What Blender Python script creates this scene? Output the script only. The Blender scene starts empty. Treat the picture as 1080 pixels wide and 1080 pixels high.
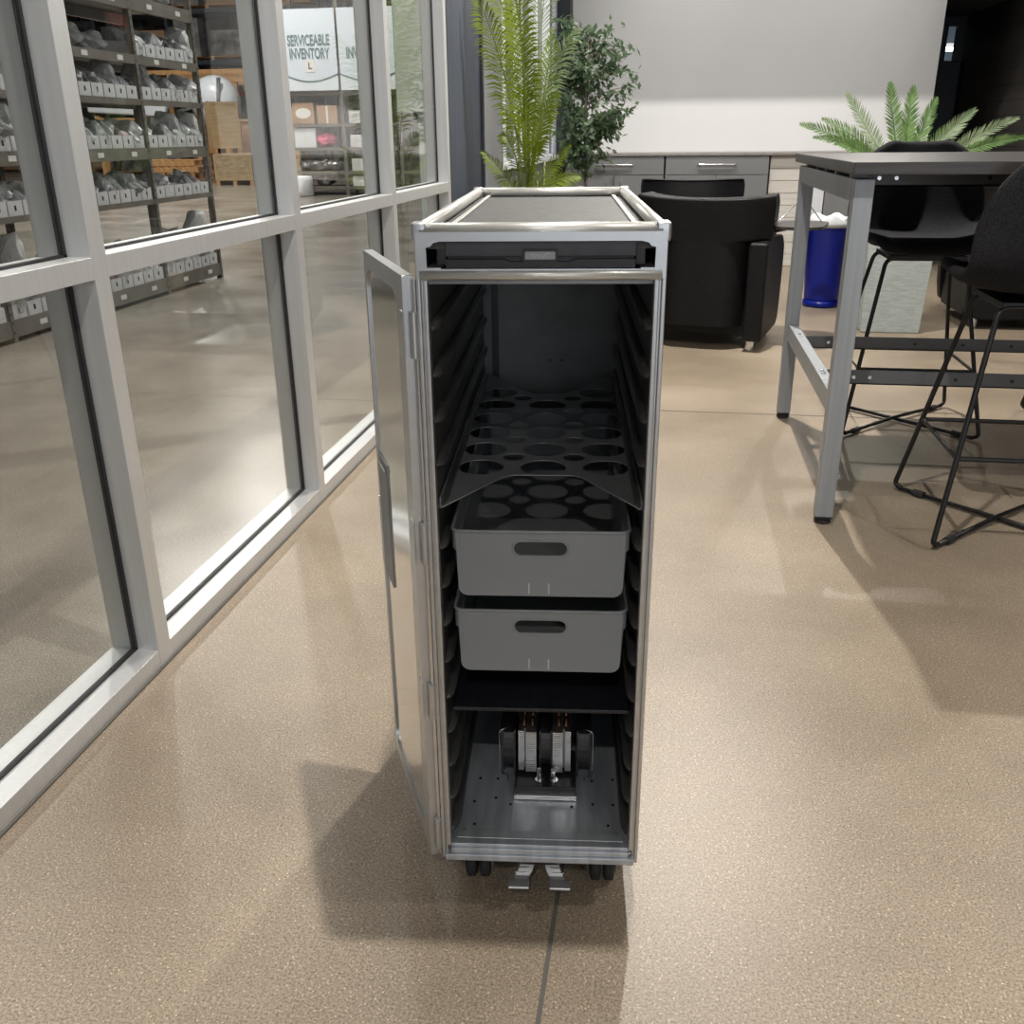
import bpy, bmesh, math, random
from mathutils import Vector, Matrix
random.seed(7)
S = bpy.context.scene
COL = S.collection
PI = math.pi

# ------------------------------------------------------------------ camera
cam_data = bpy.data.cameras.new('camera'); cam = bpy.data.objects.new('camera', cam_data); COL.objects.link(cam)
yaw, pitch, roll, F = .165, .3819, -.0104, 987.3
fw = Vector((-math.sin(yaw)*math.cos(pitch), math.cos(yaw)*math.cos(pitch), -math.sin(pitch)))
r0 = Vector((math.cos(yaw), math.sin(yaw), 0)); u0 = r0.cross(fw)
rt = r0*math.cos(roll) + u0*math.sin(roll); up = -r0*math.sin(roll) + u0*math.cos(roll)
cam.matrix_world = Matrix(((rt.x, up.x, -fw.x, 0), (rt.y, up.y, -fw.y, 0), (rt.z, up.z, -fw.z, 1.125), (0, 0, 0, 1)))
cam_data.sensor_width = 36; cam_data.lens = F/1080*36; cam_data.clip_start = .02; cam_data.clip_end = 200
S.camera = cam
# ------------------------------------------------------------------ world, exposure
S.view_settings.view_transform = 'Standard'; S.view_settings.look = 'None'
S.view_settings.gamma = 1; S.view_settings.use_curve_mapping = False
S.view_settings.exposure = 0.0
W = bpy.data.worlds.new('world'); S.world = W; W.use_nodes = True
W.node_tree.nodes['Background'].inputs[0].default_value = (.85, .9, 1, 1)
W.node_tree.nodes['Background'].inputs[1].default_value = .25
# ------------------------------------------------------------------ room lamps (recessed ceiling downlights and two added fill lamps, fixtures built below)
CEIL = 3.2
ROOM_LAMPS = [(.02, 1.34, 66), (.2, 4.7, 135), (2.4, 1.5, 30), (2.6, 4.7, 30), (-.2, 7.83, 38), (1.5, 7.83, 38), (.0, 9.0, 7), (1.5, 9.0, 7),  # pair nearest the back wall: unseen, added to brighten its upper part
              (.1, -1.7, 24), (2.4, -1.8, 16)]
def lamp(name, loc, energy, size, color=(1, .955, .89)):
    l = bpy.data.lights.new(name, 'AREA'); l.shape = 'DISK'; l.size = size; l.energy = energy; l.color = color
    o = bpy.data.objects.new(name, l); COL.objects.link(o); o.location = loc
    return o
for x, y, e in ROOM_LAMPS: lamp('room_and_fill_light', (x, y, CEIL-.03), e, .06)
WCEIL = 8.2
WH_LAMPS = [(-2.3, 2.4, 110), (-2.9, 9, 170), (-1.75, 6.3, 210), (-7.5, 7, 220), (-8, 14, 350), (-8, 17.5, 520), (-13, 24, 520), (-16, 15, 330)]  # the lamp facing the near rack is added to brighten its shelves
# daylight through the big window behind the camera
dl = bpy.data.lights.new('window_daylight', 'AREA'); dl.shape = 'RECTANGLE'; dl.size = 4.6; dl.size_y = 2.2; dl.energy = 34; dl.color = (.83, .91, 1)
dlo = bpy.data.objects.new('window_daylight', dl); COL.objects.link(dlo); dlo.location = (2.2, -4.8, 1.5); dlo.rotation_euler = (PI/2, 0, 0)
for x, y, e in WH_LAMPS: lamp('high_bay_and_fill_light', (x, y, WCEIL-.75), e, .5, (1, .97, .92))

# ------------------------------------------------------------------ materials
def mat(name, col, rough=.5, metal=0, spec=.5, **k):
    m = bpy.data.materials.new(name); m.use_nodes = True
    b = m.node_tree.nodes['Principled BSDF']
    b.inputs['Base Color'].default_value = (*col, 1); b.inputs['Roughness'].default_value = rough
    b.inputs['Metallic'].default_value = metal; b.inputs['Specular IOR Level'].default_value = spec
    if 'emit' in k:
        b.inputs['Emission Color'].default_value = (*k.get('ecol', col), 1); b.inputs['Emission Strength'].default_value = k['emit']
    if 'coat' in k: b.inputs['Coat Weight'].default_value = k['coat']
    if 'trans' in k: b.inputs['Transmission Weight'].default_value = k['trans']
    if 'sheen' in k: b.inputs['Sheen Weight'].default_value = k['sheen']
    return m
def N(m, t, **k):
    n = m.node_tree.nodes.new(t)
    for a, v in k.items(): setattr(n, a, v)
    return n
def noisy(name, c1, c2, scale=8, rough=.5, metal=0, stretch=(1, 1, 1), bump=0, detail=4, rvar=0, lo=.35, hi=.65, **k):
    m = mat(name, c1, rough, metal, **k); nt = m.node_tree; b = nt.nodes['Principled BSDF']
    tc = N(m, 'ShaderNodeTexCoord'); mp = N(m, 'ShaderNodeMapping'); mp.inputs['Scale'].default_value = stretch
    nz = N(m, 'ShaderNodeTexNoise'); nz.inputs['Scale'].default_value = scale; nz.inputs['Detail'].default_value = detail
    cr = N(m, 'ShaderNodeValToRGB'); cr.color_ramp.elements[0].position = lo; cr.color_ramp.elements[1].position = hi
    cr.color_ramp.elements[0].color = (*c1, 1); cr.color_ramp.elements[1].color = (*c2, 1)
    nt.links.new(tc.outputs['Object'], mp.inputs[0]); nt.links.new(mp.outputs[0], nz.inputs['Vector'])
    nt.links.new(nz.outputs['Fac'], cr.inputs[0]); nt.links.new(cr.outputs[0], b.inputs['Base Color'])
    if rvar:
        mr = N(m, 'ShaderNodeMapRange'); mr.inputs['To Min'].default_value = rough-rvar; mr.inputs['To Max'].default_value = rough+rvar
        nt.links.new(nz.outputs['Fac'], mr.inputs[0]); nt.links.new(mr.outputs[0], b.inputs['Roughness'])
    if bump:
        bp = N(m, 'ShaderNodeBump'); bp.inputs['Strength'].default_value = bump; bp.inputs['Distance'].default_value = .01
        nt.links.new(nz.outputs['Fac'], bp.inputs['Height']); nt.links.new(bp.outputs[0], b.inputs['Normal'])
    return m
def concrete(name, a, b_, rough):
    m = mat(name, a, rough); nt = m.node_tree; L = nt.links.new; bs = nt.nodes['Principled BSDF']
    tc = N(m, 'ShaderNodeTexCoord')
    big = N(m, 'ShaderNodeTexNoise'); big.inputs['Scale'].default_value = 1.1; big.inputs['Detail'].default_value = 6; big.inputs['Roughness'].default_value = .6
    L(tc.outputs['Object'], big.inputs['Vector'])
    cr = N(m, 'ShaderNodeValToRGB'); cr.color_ramp.elements[0].position = .38; cr.color_ramp.elements[1].position = .66
    cr.color_ramp.elements[0].color = (*a, 1); cr.color_ramp.elements[1].color = (*b_, 1); L(big.outputs['Fac'], cr.inputs[0])
    # exposed sand and pebble flecks of the ground slab
    fine = N(m, 'ShaderNodeTexNoise'); fine.inputs['Scale'].default_value = 260; fine.inputs['Detail'].default_value = 8; fine.inputs['Roughness'].default_value = .75; L(tc.outputs['Object'], fine.inputs['Vector'])
    fr = N(m, 'ShaderNodeValToRGB'); fr.color_ramp.elements[0].position = .38; fr.color_ramp.elements[1].position = .63
    fr.color_ramp.elements[0].color = (.42, .40, .37, 1); fr.color_ramp.elements[1].color = (1.75, 1.75, 1.7, 1); L(fine.outputs['Fac'], fr.inputs[0])
    mx = N(m, 'ShaderNodeMix', data_type='RGBA', blend_type='MULTIPLY'); mx.inputs[0].default_value = .85
    L(cr.outputs[0], mx.inputs[6]); L(fr.outputs[0], mx.inputs[7])
    vo = N(m, 'ShaderNodeTexVoronoi'); vo.inputs['Scale'].default_value = 95; L(tc.outputs['Object'], vo.inputs['Vector'])
    vr = N(m, 'ShaderNodeValToRGB'); vr.color_ramp.elements[0].position = .1; vr.color_ramp.elements[1].position = .2
    vr.color_ramp.elements[0].color = (.3, .27, .24, 1); vr.color_ramp.elements[1].color = (1, 1, 1, 1); L(vo.outputs['Distance'], vr.inputs[0])
    m2 = N(m, 'ShaderNodeMix', data_type='RGBA', blend_type='MULTIPLY'); m2.inputs[0].default_value = .5
    L(mx.outputs[2], m2.inputs[6]); L(vr.outputs[0], m2.inputs[7])
    v2 = N(m, 'ShaderNodeTexVoronoi'); v2.inputs['Scale'].default_value = 130; L(tc.outputs['Object'], v2.inputs['Vector'])
    r2 = N(m, 'ShaderNodeValToRGB'); r2.color_ramp.elements[0].position = .12; r2.color_ramp.elements[1].position = .22
    r2.color_ramp.elements[0].color = (2.1, 2.08, 2.0, 1); r2.color_ramp.elements[1].color = (1, 1, 1, 1); L(v2.outputs['Distance'], r2.inputs[0])
    m3 = N(m, 'ShaderNodeMix', data_type='RGBA', blend_type='MULTIPLY'); m3.inputs[0].default_value = .8
    L(m2.outputs[2], m3.inputs[6]); L(r2.outputs[0], m3.inputs[7]); L(m3.outputs[2], bs.inputs['Base Color'])
    mr = N(m, 'ShaderNodeMapRange'); mr.inputs['To Min'].default_value = rough-.1; mr.inputs['To Max'].default_value = rough+.12
    L(big.outputs['Fac'], mr.inputs[0]); L(mr.outputs[0], bs.inputs['Roughness'])
    bp = N(m, 'ShaderNodeBump'); bp.inputs['Strength'].default_value = .12; bp.inputs['Distance'].default_value = .002
    L(fine.outputs['Fac'], bp.inputs['Height']); L(bp.outputs[0], bs.inputs['Normal'])
    return m
def glassy(name, tint, refl=1.0, rough=.0):
    m = bpy.data.materials.new(name); m.use_nodes = True; nt = m.node_tree; nt.nodes.clear(); L = nt.links.new
    o = N(m, 'ShaderNodeOutputMaterial'); t = N(m, 'ShaderNodeBsdfTransparent'); t.inputs[0].default_value = (*tint, 1)
    g = N(m, 'ShaderNodeBsdfGlossy'); g.inputs['Roughness'].default_value = rough; g.inputs[0].default_value = (refl, refl, refl, 1)
    lw = N(m, 'ShaderNodeLayerWeight'); lw.inputs[0].default_value = .5; x = N(m, 'ShaderNodeMixShader')
    pw = N(m, 'ShaderNodeMath', operation='POWER'); pw.inputs[1].default_value = 5; L(lw.outputs['Facing'], pw.inputs[0])
    mr = N(m, 'ShaderNodeMapRange'); mr.inputs['To Min'].default_value = .035; L(pw.outputs[0], mr.inputs[0])
    L(mr.outputs[0], x.inputs[0]); L(t.outputs[0], x.inputs[1]); L(g.outputs[0], x.inputs[2]); L(x.outputs[0], o.inputs[0])
    return m
M = {}
M['floor'] = concrete('polished concrete warm', (.232, .186, .139), (.335, .272, .208), .38)
M['floor_w'] = concrete('polished concrete warehouse', (.215, .192, .167), (.305, .275, .243), .22)
M['seam'] = mat('grey joint filler', (.12, .11, .095), .8)
M['alu'] = noisy('clear anodised aluminium', (.63, .64, .645), (.67, .675, .68), 3, .42, .55, (30, 30, .6))
M['gasket'] = mat('black rubber gasket', (.012, .012, .014), .6)
M['glass'] = glassy('window glass', (.925, .935, .925), .9)
M['white_wall'] = noisy('painted white wall', (.78, .78, .785), (.80, .80, .805), 2, .75)
M['grey_wall'] = noisy('grey painted wall', (.17, .175, .18), (.20, .205, .21), 2, .7)
M['slate'] = noisy('slate blue grey laminate', (.036, .045, .066), (.05, .06, .082), 2, .45, 0, (8, 8, .4))
M['dark_frame'] = mat('dark anodised frame', (.03, .034, .042), .5, .3)
M['ceil'] = mat('matt ceiling', (.36, .36, .36), .9)
M['ceil_dark'] = mat('dark ceiling', (.05, .05, .052), .9)
M['lampglow'] = mat('lamp diffuser', (1, 1, 1), .5, emit=9, ecol=(1, .96, .9))
M['silver'] = noisy('brushed trolley aluminium', (.58, .59, .60), (.63, .64, .65), 5, .34, .85, (3, 3, 8), rvar=.04)
M['cream_rim'] = noisy('worn silver cream rim', (.62, .61, .58), (.76, .75, .71), 9, .36, .6, (1, 1, 1), rvar=.05)
M['mirror'] = noisy('polished aluminium sheet', (.74, .735, .72), (.80, .795, .78), 3, .1, 1, (1, 1, .3), bump=.02)
M['inner_sheet'] = noisy('dull inner back sheet', (.16, .16, .155), (.25, .25, .24), 7, .5, .2, rvar=.08)
M['greysheet'] = noisy('scuffed grey sheet', (.24, .245, .25), (.34, .345, .35), 9, .45, .5, rvar=.1)
M['topplate'] = noisy('dark grey anti slip top', (.06, .06, .058), (.085, .085, .082), 60, .6, .0, bump=.1, spec=.3)
M['liner'] = noisy('dark liner', (.07, .068, .064), (.10, .098, .092), 5, .30, .35, rvar=.05)
M['runner'] = mat('dark moulded runner', (.11, .108, .104), .2, .3)
M['base_sheet'] = noisy('scratched base sheet', (.48, .51, .56), (.66, .70, .75), 8, .4, .5, (6, 1, 1), rvar=.08)
M['black_plastic'] = mat('black plastic', (.018, .018, .02), .42)
M['drawer_plastic'] = noisy('dark grey plastic', (.045, .045, .052), (.06, .06, .068), 30, .42)
M['bin_plastic'] = noisy('grey translucent plastic', (.42, .44, .455), (.48, .50, .515), 4, .38)
nt = M['bin_plastic'].node_tree; bsdf = nt.nodes['Principled BSDF']; tr = nt.nodes.new('ShaderNodeBsdfTranslucent'); tr.inputs[0].default_value = (.55, .57, .58, 1)
mx = nt.nodes.new('ShaderNodeMixShader'); mx.inputs[0].default_value = .42; out = nt.nodes['Material Output']
nt.links.new(bsdf.outputs[0], mx.inputs[1]); nt.links.new(tr.outputs[0], mx.inputs[2]); nt.links.new(mx.outputs[0], out.inputs[0])
M['tray_metal'] = noisy('dark perforated steel', (.40, .41, .42), (.52, .53, .55), 7, .33, .6, rvar=.08)
M['black_board'] = noisy('black shelf laminate', (.012, .013, .018), (.022, .024, .032), 12, .28, 0, (12, 1, 1))
M['fin'] = mat('aluminium fins', (.80, .80, .79), .3, .9)
M['copper'] = mat('copper pipe', (.75, .36, .2), .25, 1)
M['steel'] = mat('bright steel', (.72, .72, .74), .25, 1)
M['rubber'] = mat('black rubber', (.02, .02, .021), .7)
M['leather'] = noisy('black leather', (.007, .007, .008), (.011, .011, .012), 90, .45, 0, bump=.15, spec=.2)
M['fabric'] = noisy('charcoal fabric', (.009, .009, .0105), (.024, .024, .028), 260, .95, 0, bump=.3, spec=.25)
M['black_metal'] = mat('black powder coated steel', (.014, .014, .015), .38, .2)
M['table_frame'] = noisy('silver grey powder coat', (.29, .31, .33), (.33, .35, .37), 3, .42, .3, (20, 20, .5))
M['table_top'] = noisy('dark grey woodgrain laminate', (.032, .027, .025), (.055, .05, .047), 4, .36, 0, (1, 14, 14))
M['table_rail'] = mat('dark steel rail', (.14, .145, .15), .5, .3)
M['cabinet'] = noisy('grey cabinet laminate', (.20, .205, .21), (.225, .23, .235), 2, .5)
M['counter'] = noisy('grey counter', (.26, .24, .22), (.32, .30, .28), 40, .4)
M['palewood'] = noisy('whitewashed boards', (.62, .59, .54), (.72, .70, .66), 3, .6, 0, (1, 1, 20))
M['blue'] = mat('blue plastic', (.002, .012, .24), .28, spec=.4)
M['white_plastic'] = mat('white plastic', (.75, .77, .8), .45)
M['planter'] = noisy('sage concrete', (.34, .38, .37), (.44, .48, .465), 5, .75, 0, (4, 4, 20))
M['pebble'] = noisy('white pebbles', (.45, .42, .38), (.8, .77, .72), 60, .6, 0, bump=.6)
M['bark'] = noisy('palm bark', (.05, .025, .012), (.16, .08, .04), 40, .9, 0, bump=.8)
def leaf(name, a, b, scale=3):
    m = noisy(name, a, b, scale, .5); nt = m.node_tree; bs = nt.nodes['Principled BSDF']; t = nt.nodes.new('ShaderNodeBsdfTranslucent')
    t.inputs[0].default_value = (*[min(1, v*1.2) for v in b], 1); x = nt.nodes.new('ShaderNodeMixShader'); x.inputs[0].default_value = .3
    nt.links.new(bs.outputs[0], x.inputs[1]); nt.links.new(t.outputs[0], x.inputs[2]); nt.links.new(x.outputs[0], nt.nodes['Material Output'].inputs[0]); return m
M['palm_leaf'] = leaf('palm leaf', (.08, .125, .004), (.18, .245, .008))
M['palm_pale'] = leaf('pale palm leaf', (.16, .22, .10), (.34, .42, .24))
M['sago_leaf'] = leaf('sago leaf', (.07, .15, .04), (.19, .31, .10), 14)
M['sago_pale'] = leaf('pale sago leaf', (.17, .24, .13), (.36, .44, .27), 6)
M['ficus_leaf'] = leaf('ficus leaf', (.03, .06, .028), (.12, .19, .095), 14)
M['stem'] = mat('green stem', (.08, .10, .03), .5)
M['bark_grey'] = noisy('ficus bark', (.10, .08, .06), (.18, .15, .12), 30, .8)
M['rack'] = noisy('olive grey rack steel', (.15, .135, .115), (.20, .18, .155), 6, .5, .1)
M['cardboard_white'] = noisy('white card bin', (.55, .55, .56), (.66, .66, .67), 12, .75)
M['label_card'] = mat('paper label', (.75, .74, .70), .8)
M['ink'] = mat('black ink', (.02, .02, .025), .7)
M['bag_a'] = noisy('bagged grey part', (.38, .385, .39), (.80, .81, .82), 11, .3, 0, bump=.6)
M['bag_b'] = noisy('bagged dark part', (.20, .20, .205), (.52, .52, .53), 13, .3, 0, bump=.6)
M['bag_c'] = noisy('bagged pinkish part', (.34, .22, .19), (.60, .52, .50), 9, .3, .05, bump=.5)
M['bag_d'] = noisy('pale wrapped part', (.40, .41, .41), (.72, .73, .73), 9, .3, .05, bump=.6)
M['osb'] = noisy('chipboard', (.36, .26, .14), (.54, .42, .26), 5, .8, 0, (1, 1, 3), detail=8)
M['plywood'] = noisy('plywood', (.42, .29, .15), (.52, .38, .22), 3, .75, 0, (1, 1, 6))
M['timber'] = noisy('pine timber', (.42, .22, .09), (.58, .34, .15), 4, .7, 0, (6, 6, 1))
M['cardboard'] = noisy('brown cardboard', (.36, .22, .13), (.44, .28, .17), 4, .85)
M['shell_white'] = mat('white composite shell', (.72, .76, .82), .3, coat=.3)
M['orange'] = mat('orange rack beam', (.5, .12, .03), .5)
M['rack_blue'] = mat('dark blue grey upright', (.04, .05, .07), .6)
M['dark_box'] = noisy('dark stored goods', (.03, .032, .038), (.12, .125, .135), 3, .7)
M['mid_box'] = noisy('grey stored goods', (.15, .15, .16), (.35, .35, .36), 3, .7)
M['sign'] = mat('pale blue sign sheet', (.68, .74, .82), .5)
M['sign_low'] = mat('light sign band', (.74, .80, .85), .5)
M['sign_ink'] = mat('grey green sign lettering', (.12, .2, .21), .6)
M['pink'] = mat('pink wrapped goods', (.65, .12, .22), .5)
M['engine'] = noisy('metal machine parts', (.05, .05, .055), (.45, .45, .45), 3, .35, .6, bump=.7)
M['pale_green'] = mat('pale painted metal', (.55, .60, .52), .5)
M['whwall'] = noisy('warehouse wall panel', (.30, .31, .32), (.36, .37, .38), 1, .7)
M['brick'] = mat('black painted brick', (.012, .011, .01), .75)
nt = M['brick'].node_tree; br = nt.nodes.new('ShaderNodeTexBrick'); br.inputs['Scale'].default_value = 4; br.inputs['Color1'].default_value = (.013, .012, .011, 1)
br.inputs['Color2'].default_value = (.024, .019, .016, 1); br.inputs['Mortar'].default_value = (.004, .004, .004, 1)
tc = nt.nodes.new('ShaderNodeTexCoord'); mp = nt.nodes.new('ShaderNodeMapping'); mp.inputs['Rotation'].default_value = (PI/2, 0, PI/2)
nt.links.new(tc.outputs['Object'], mp.inputs[0]); nt.links.new(mp.outputs[0], br.inputs['Vector']); nt.links.new(br.outputs[0], nt.nodes['Principled BSDF'].inputs['Base Color'])
M['window_white'] = mat('bright frosted daylight blind', (.8, .82, .85), .6, emit=.5, ecol=(.9, .95, 1))
M['daylight'] = mat('daylit window', (.8, .88, 1), .5, emit=.7, ecol=(.86, .92, 1))
M['exit_red'] = mat('red exit sign', (.7, .02, .02), .4, emit=.6)
M['room_blue'] = mat('blue grey room paint', (.20, .28, .36), .7)

# ------------------------------------------------------------------ helpers
def nb(): return bmesh.new()
def box(bm, x0, x1, y0, y1, z0, z1, T=None):
    vs = [bm.verts.new(Vector(c) if T is None else T @ Vector(c)) for c in
          ((x0, y0, z0), (x1, y0, z0), (x1, y1, z0), (x0, y1, z0), (x0, y0, z1), (x1, y0, z1), (x1, y1, z1), (x0, y1, z1))]
    for f in ((3, 2, 1, 0), (4, 5, 6, 7), (0, 1, 5, 4), (1, 2, 6, 5), (2, 3, 7, 6), (3, 0, 4, 7)): bm.faces.new([vs[i] for i in f])
    return bm
def frames(pts):
    out = []; n = len(pts); prev = None
    for i in range(n):
        t = (pts[min(i+1, n-1)] - pts[max(i-1, 0)]).normalized()
        if prev is None:
            a = Vector((0, 0, 1)) if abs(t.z) < .9 else Vector((1, 0, 0))
            nrm = t.cross(a).normalized()
        else:
            nrm = prev - t*prev.dot(t); nrm = nrm.normalized() if nrm.length > 1e-6 else t.orthogonal().normalized()
        prev = nrm; out.append((t, nrm, t.cross(nrm)))
    return out
def tube(bm, pts, r, seg=8, closed=False, fl=1):
    pts = [Vector(p) for p in pts]; rs = r if isinstance(r, (list, tuple)) else [r]*len(pts)
    if closed: pts = pts+[pts[0]]; rs = list(rs)+[rs[0]]
    rings = []
    for p, (t, a, b), rr in zip(pts, frames(pts), rs):
        rings.append([bm.verts.new(p + a*math.cos(2*PI*k/seg)*rr + b*math.sin(2*PI*k/seg)*rr*fl) for k in range(seg)])
    for A, B in zip(rings, rings[1:]):
        for k in range(seg): bm.faces.new((A[k], A[(k+1) % seg], B[(k+1) % seg], B[k]))
    bm.faces.new(rings[0][::-1]); bm.faces.new(rings[-1])
    return bm
def rounded(pts, r, n=5):
    pts = [Vector(p) for p in pts]; out = [pts[0]]
    for i in range(1, len(pts)-1):
        a, b, c = pts[i-1], pts[i], pts[i+1]
        d1 = (a-b); d2 = (c-b); q = min(r, d1.length*.45, d2.length*.45); p1 = b+d1.normalized()*q; p2 = b+d2.normalized()*q
        for k in range(n+1):
            t = k/n; out.append((1-t)**2*p1 + 2*t*(1-t)*b + t*t*p2)
    out.append(pts[-1]); return out
def lathe(bm, prof, c=(0, 0, 0), seg=24, T=None):
    rings = []
    for r, z in prof:
        ring = []
        for k in range(seg):
            v = Vector((r*math.cos(2*PI*k/seg), r*math.sin(2*PI*k/seg), z)) + Vector(c)
            ring.append(bm.verts.new(T @ v if T else v))
        rings.append(ring)
    for A, B in zip(rings, rings[1:]):
        for k in range(seg): bm.faces.new((A[k], A[(k+1) % seg], B[(k+1) % seg], B[k]))
    bm.faces.new(rings[0][::-1]); bm.faces.new(rings[-1]); return bm
def cyl(bm, p0, p1, r, seg=16): return tube(bm, [p0, p1], r, seg)
def prism(bm, poly, y0, y1, T=None):
    """poly in (x,z), extruded along y"""
    A = [bm.verts.new((T @ Vector((x, y0, z))) if T else Vector((x, y0, z))) for x, z in poly]
    B = [bm.verts.new((T @ Vector((x, y1, z))) if T else Vector((x, y1, z))) for x, z in poly]
    n = len(poly)
    for i in range(n): bm.faces.new((A[i], A[(i+1) % n], B[(i+1) % n], B[i]))
    bm.faces.new(A[::-1]); bm.faces.new(B); return bm
def obj(name, bm, m, parent=None, bev=0, smooth=False, loc=None, rot=None, sub=0, solid=0, label=None):
    if isinstance(bm, bpy.types.Mesh): me = bm
    else:
        bmesh.ops.recalc_face_normals(bm, faces=bm.faces[:]); me = bpy.data.meshes.new(name); bm.to_mesh(me); bm.free()
    me.materials.clear(); me.materials.append(M[m] if isinstance(m, str) else m)
    o = bpy.data.objects.new(name, me); COL.objects.link(o)
    if parent: o.parent = parent
    if loc: o.location = loc
    if rot: o.rotation_euler = rot
    if solid:
        s = o.modifiers.new('s', 'SOLIDIFY'); s.thickness = solid; s.offset = 0
    if bev:
        b = o.modifiers.new('b', 'BEVEL'); b.width = bev; b.segments = 2; b.limit_method = 'ANGLE'; b.angle_limit = .6
    if sub:
        s = o.modifiers.new('d', 'SUBSURF'); s.levels = sub; s.render_levels = sub
    if smooth or sub or bev:
        for f in me.polygons: f.use_smooth = True
        if bev and not sub: o.modifiers.new('w', 'WEIGHTED_NORMAL')
    if label: o['label'] = label
    return o
def struct(name, bm, m, parent=None, bev=0, **k):
    o = obj(name, bm, m, parent, bev, **k)
    if parent is None: o['kind'] = 'structure'
    return o
def tag(o, label, cat, group=None, kind=None):
    o['label'] = label; o['category'] = cat
    if group: o['group'] = group
    if kind: o['kind'] = kind
    return o
def thing(name, label, cat, loc=(0, 0, 0), rz=0, group=None):
    o = bpy.data.objects.new(name, None); o.empty_display_size = .1; COL.objects.link(o)
    o.location = loc; o.rotation_euler = (0, 0, rz); return tag(o, label, cat, group)
def dup(root, loc=None, rz=None, label=None, group=None):
    def cp(o, par):
        c = o.copy(); COL.objects.link(c); c.parent = par
        for ch in [x for x in kids if x.parent == o]: cp(ch, c)
        return c
    kids = list(root.children_recursive)
    r = cp(root, None)
    if loc: r.location = loc
    if rz is not None: r.rotation_euler = (0, 0, rz)
    if label: r['label'] = label
    if group: r['group'] = group
    return r
def flat(outline, holes, thick, T=Matrix()):
    """filled outline with holes as a solid sheet, made through a 2D curve"""
    cu = bpy.data.curves.new('flat', 'CURVE'); cu.dimensions = '2D'; cu.fill_mode = 'BOTH'; cu.extrude = thick/2
    for poly in [outline]+holes:
        sp = cu.splines.new('POLY'); sp.points.add(len(poly)-1); sp.use_cyclic_u = True
        for q, (x, y) in zip(sp.points, poly): q.co = (x, y, 0, 1)
    o = bpy.data.objects.new('flat', cu); COL.objects.link(o)
    me = bpy.data.meshes.new_from_object(o); bpy.data.objects.remove(o)
    me.transform(T); return me
def text_mesh(s, size, T=Matrix(), thick=.001, bold=0, align='CENTER', sx=1):
    cu = bpy.data.curves.new('t', 'FONT'); cu.body = s; cu.size = size; cu.extrude = thick/2; cu.align_x = align; cu.align_y = 'CENTER'; cu.offset = bold
    o = bpy.data.objects.new('t', cu); COL.objects.link(o); me = bpy.data.meshes.new_from_object(o); bpy.data.objects.remove(o)
    me.transform(T @ Matrix.Diagonal((sx, 1, 1, 1))); return me
def circ(cx, cy, r, n=28): return [(cx+r*math.cos(2*PI*k/n), cy+r*math.sin(2*PI*k/n)) for k in range(n)]
def rrect(x0, x1, y0, y1, r, n=5):
    out = []
    for cx, cy, a in ((x1-r, y1-r, 0), (x0+r, y1-r, 90), (x0+r, y0+r, 180), (x1-r, y0+r, 270)):
        for k in range(n+1):
            t = math.radians(a+90*k/n); out.append((cx+r*math.cos(t), cy+r*math.sin(t)))
    return out
def addmesh(bm, me): bm.from_mesh(me); return bm
def XZ(y=0): return Matrix.Translation((0, y, 0)) @ Matrix.Rotation(PI/2, 4, 'X')   # drawing plane -> vertical, facing -Y

# ------------------------------------------------------------------ structure
XW = -1.1026; XO = -1.218; XG = -1.16                # room face, warehouse face, glass line of the glazed wall
struct('floor', box(nb(), XG, 6, -5, 14, -.2, 0), 'floor')
struct('floor_warehouse', box(nb(), -32, XG, -5, 45, -.2, 0), 'floor_w')
bm = nb(); box(bm, -.128, -.121, -5, 4.03, -.001, .0006); box(bm, XW+.01, 6, 4.028, 4.036, -.001, .0006); box(bm, 2.3, 2.308, -5, 9, -.001, .0006)
struct('trim_1', bm, 'seam')
MUL = [-.33, .71, 1.757, 2.81, 3.86, 4.86]            # far edges of the mullions
MW = .05; TZ0, TZ1 = .872, .915; SZ = .045; TOPZ = 3.2
for i, y in enumerate(MUL):
    bm = nb(); box(bm, XO, XW, y-MW, y, 0, TOPZ)
    struct('trim_%d' % (i+2), bm, 'alu', bev=.0012)
n = 1
for i in range(len(MUL)-1):
    y0 = MUL[i]; y1 = MUL[i+1]-MW
    for (z0, z1) in ((SZ, TZ0), (TZ1, 2.1)):
        g = struct('window_%d' % n, box(nb(), XG-.003, XG+.003, y0+.004, y1-.004, z0+.004, z1-.004), 'glass'); n += 1
        bm = nb(); w = .009
        box(bm, XG-.006, XG+.006, y0, y0+w, z0, z1); box(bm, XG-.006, XG+.006, y1-w, y1, z0, z1)
        box(bm, XG-.006, XG+.006, y0, y1, z0, z0+w*.6); box(bm, XG-.006, XG+.006, y0, y1, z1-w*.6, z1)
        obj('gasket', bm, 'gasket', g)
    for j, (z0, z1) in enumerate(((0, SZ), (TZ0, TZ1), (2.1, 2.145), (3.15, 3.2))):
        bm = nb(); box(bm, XO, XW-(.001), y0, y1, z0, z1)
        struct('trim_%d' % (10+i*4+j), bm, 'alu', bev=.001)
bm = nb(); box(bm, XO-.0, XW+.006, -.4, 4.8, 0, .004); struct('baseboard_left', bm, 'seam')
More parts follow.
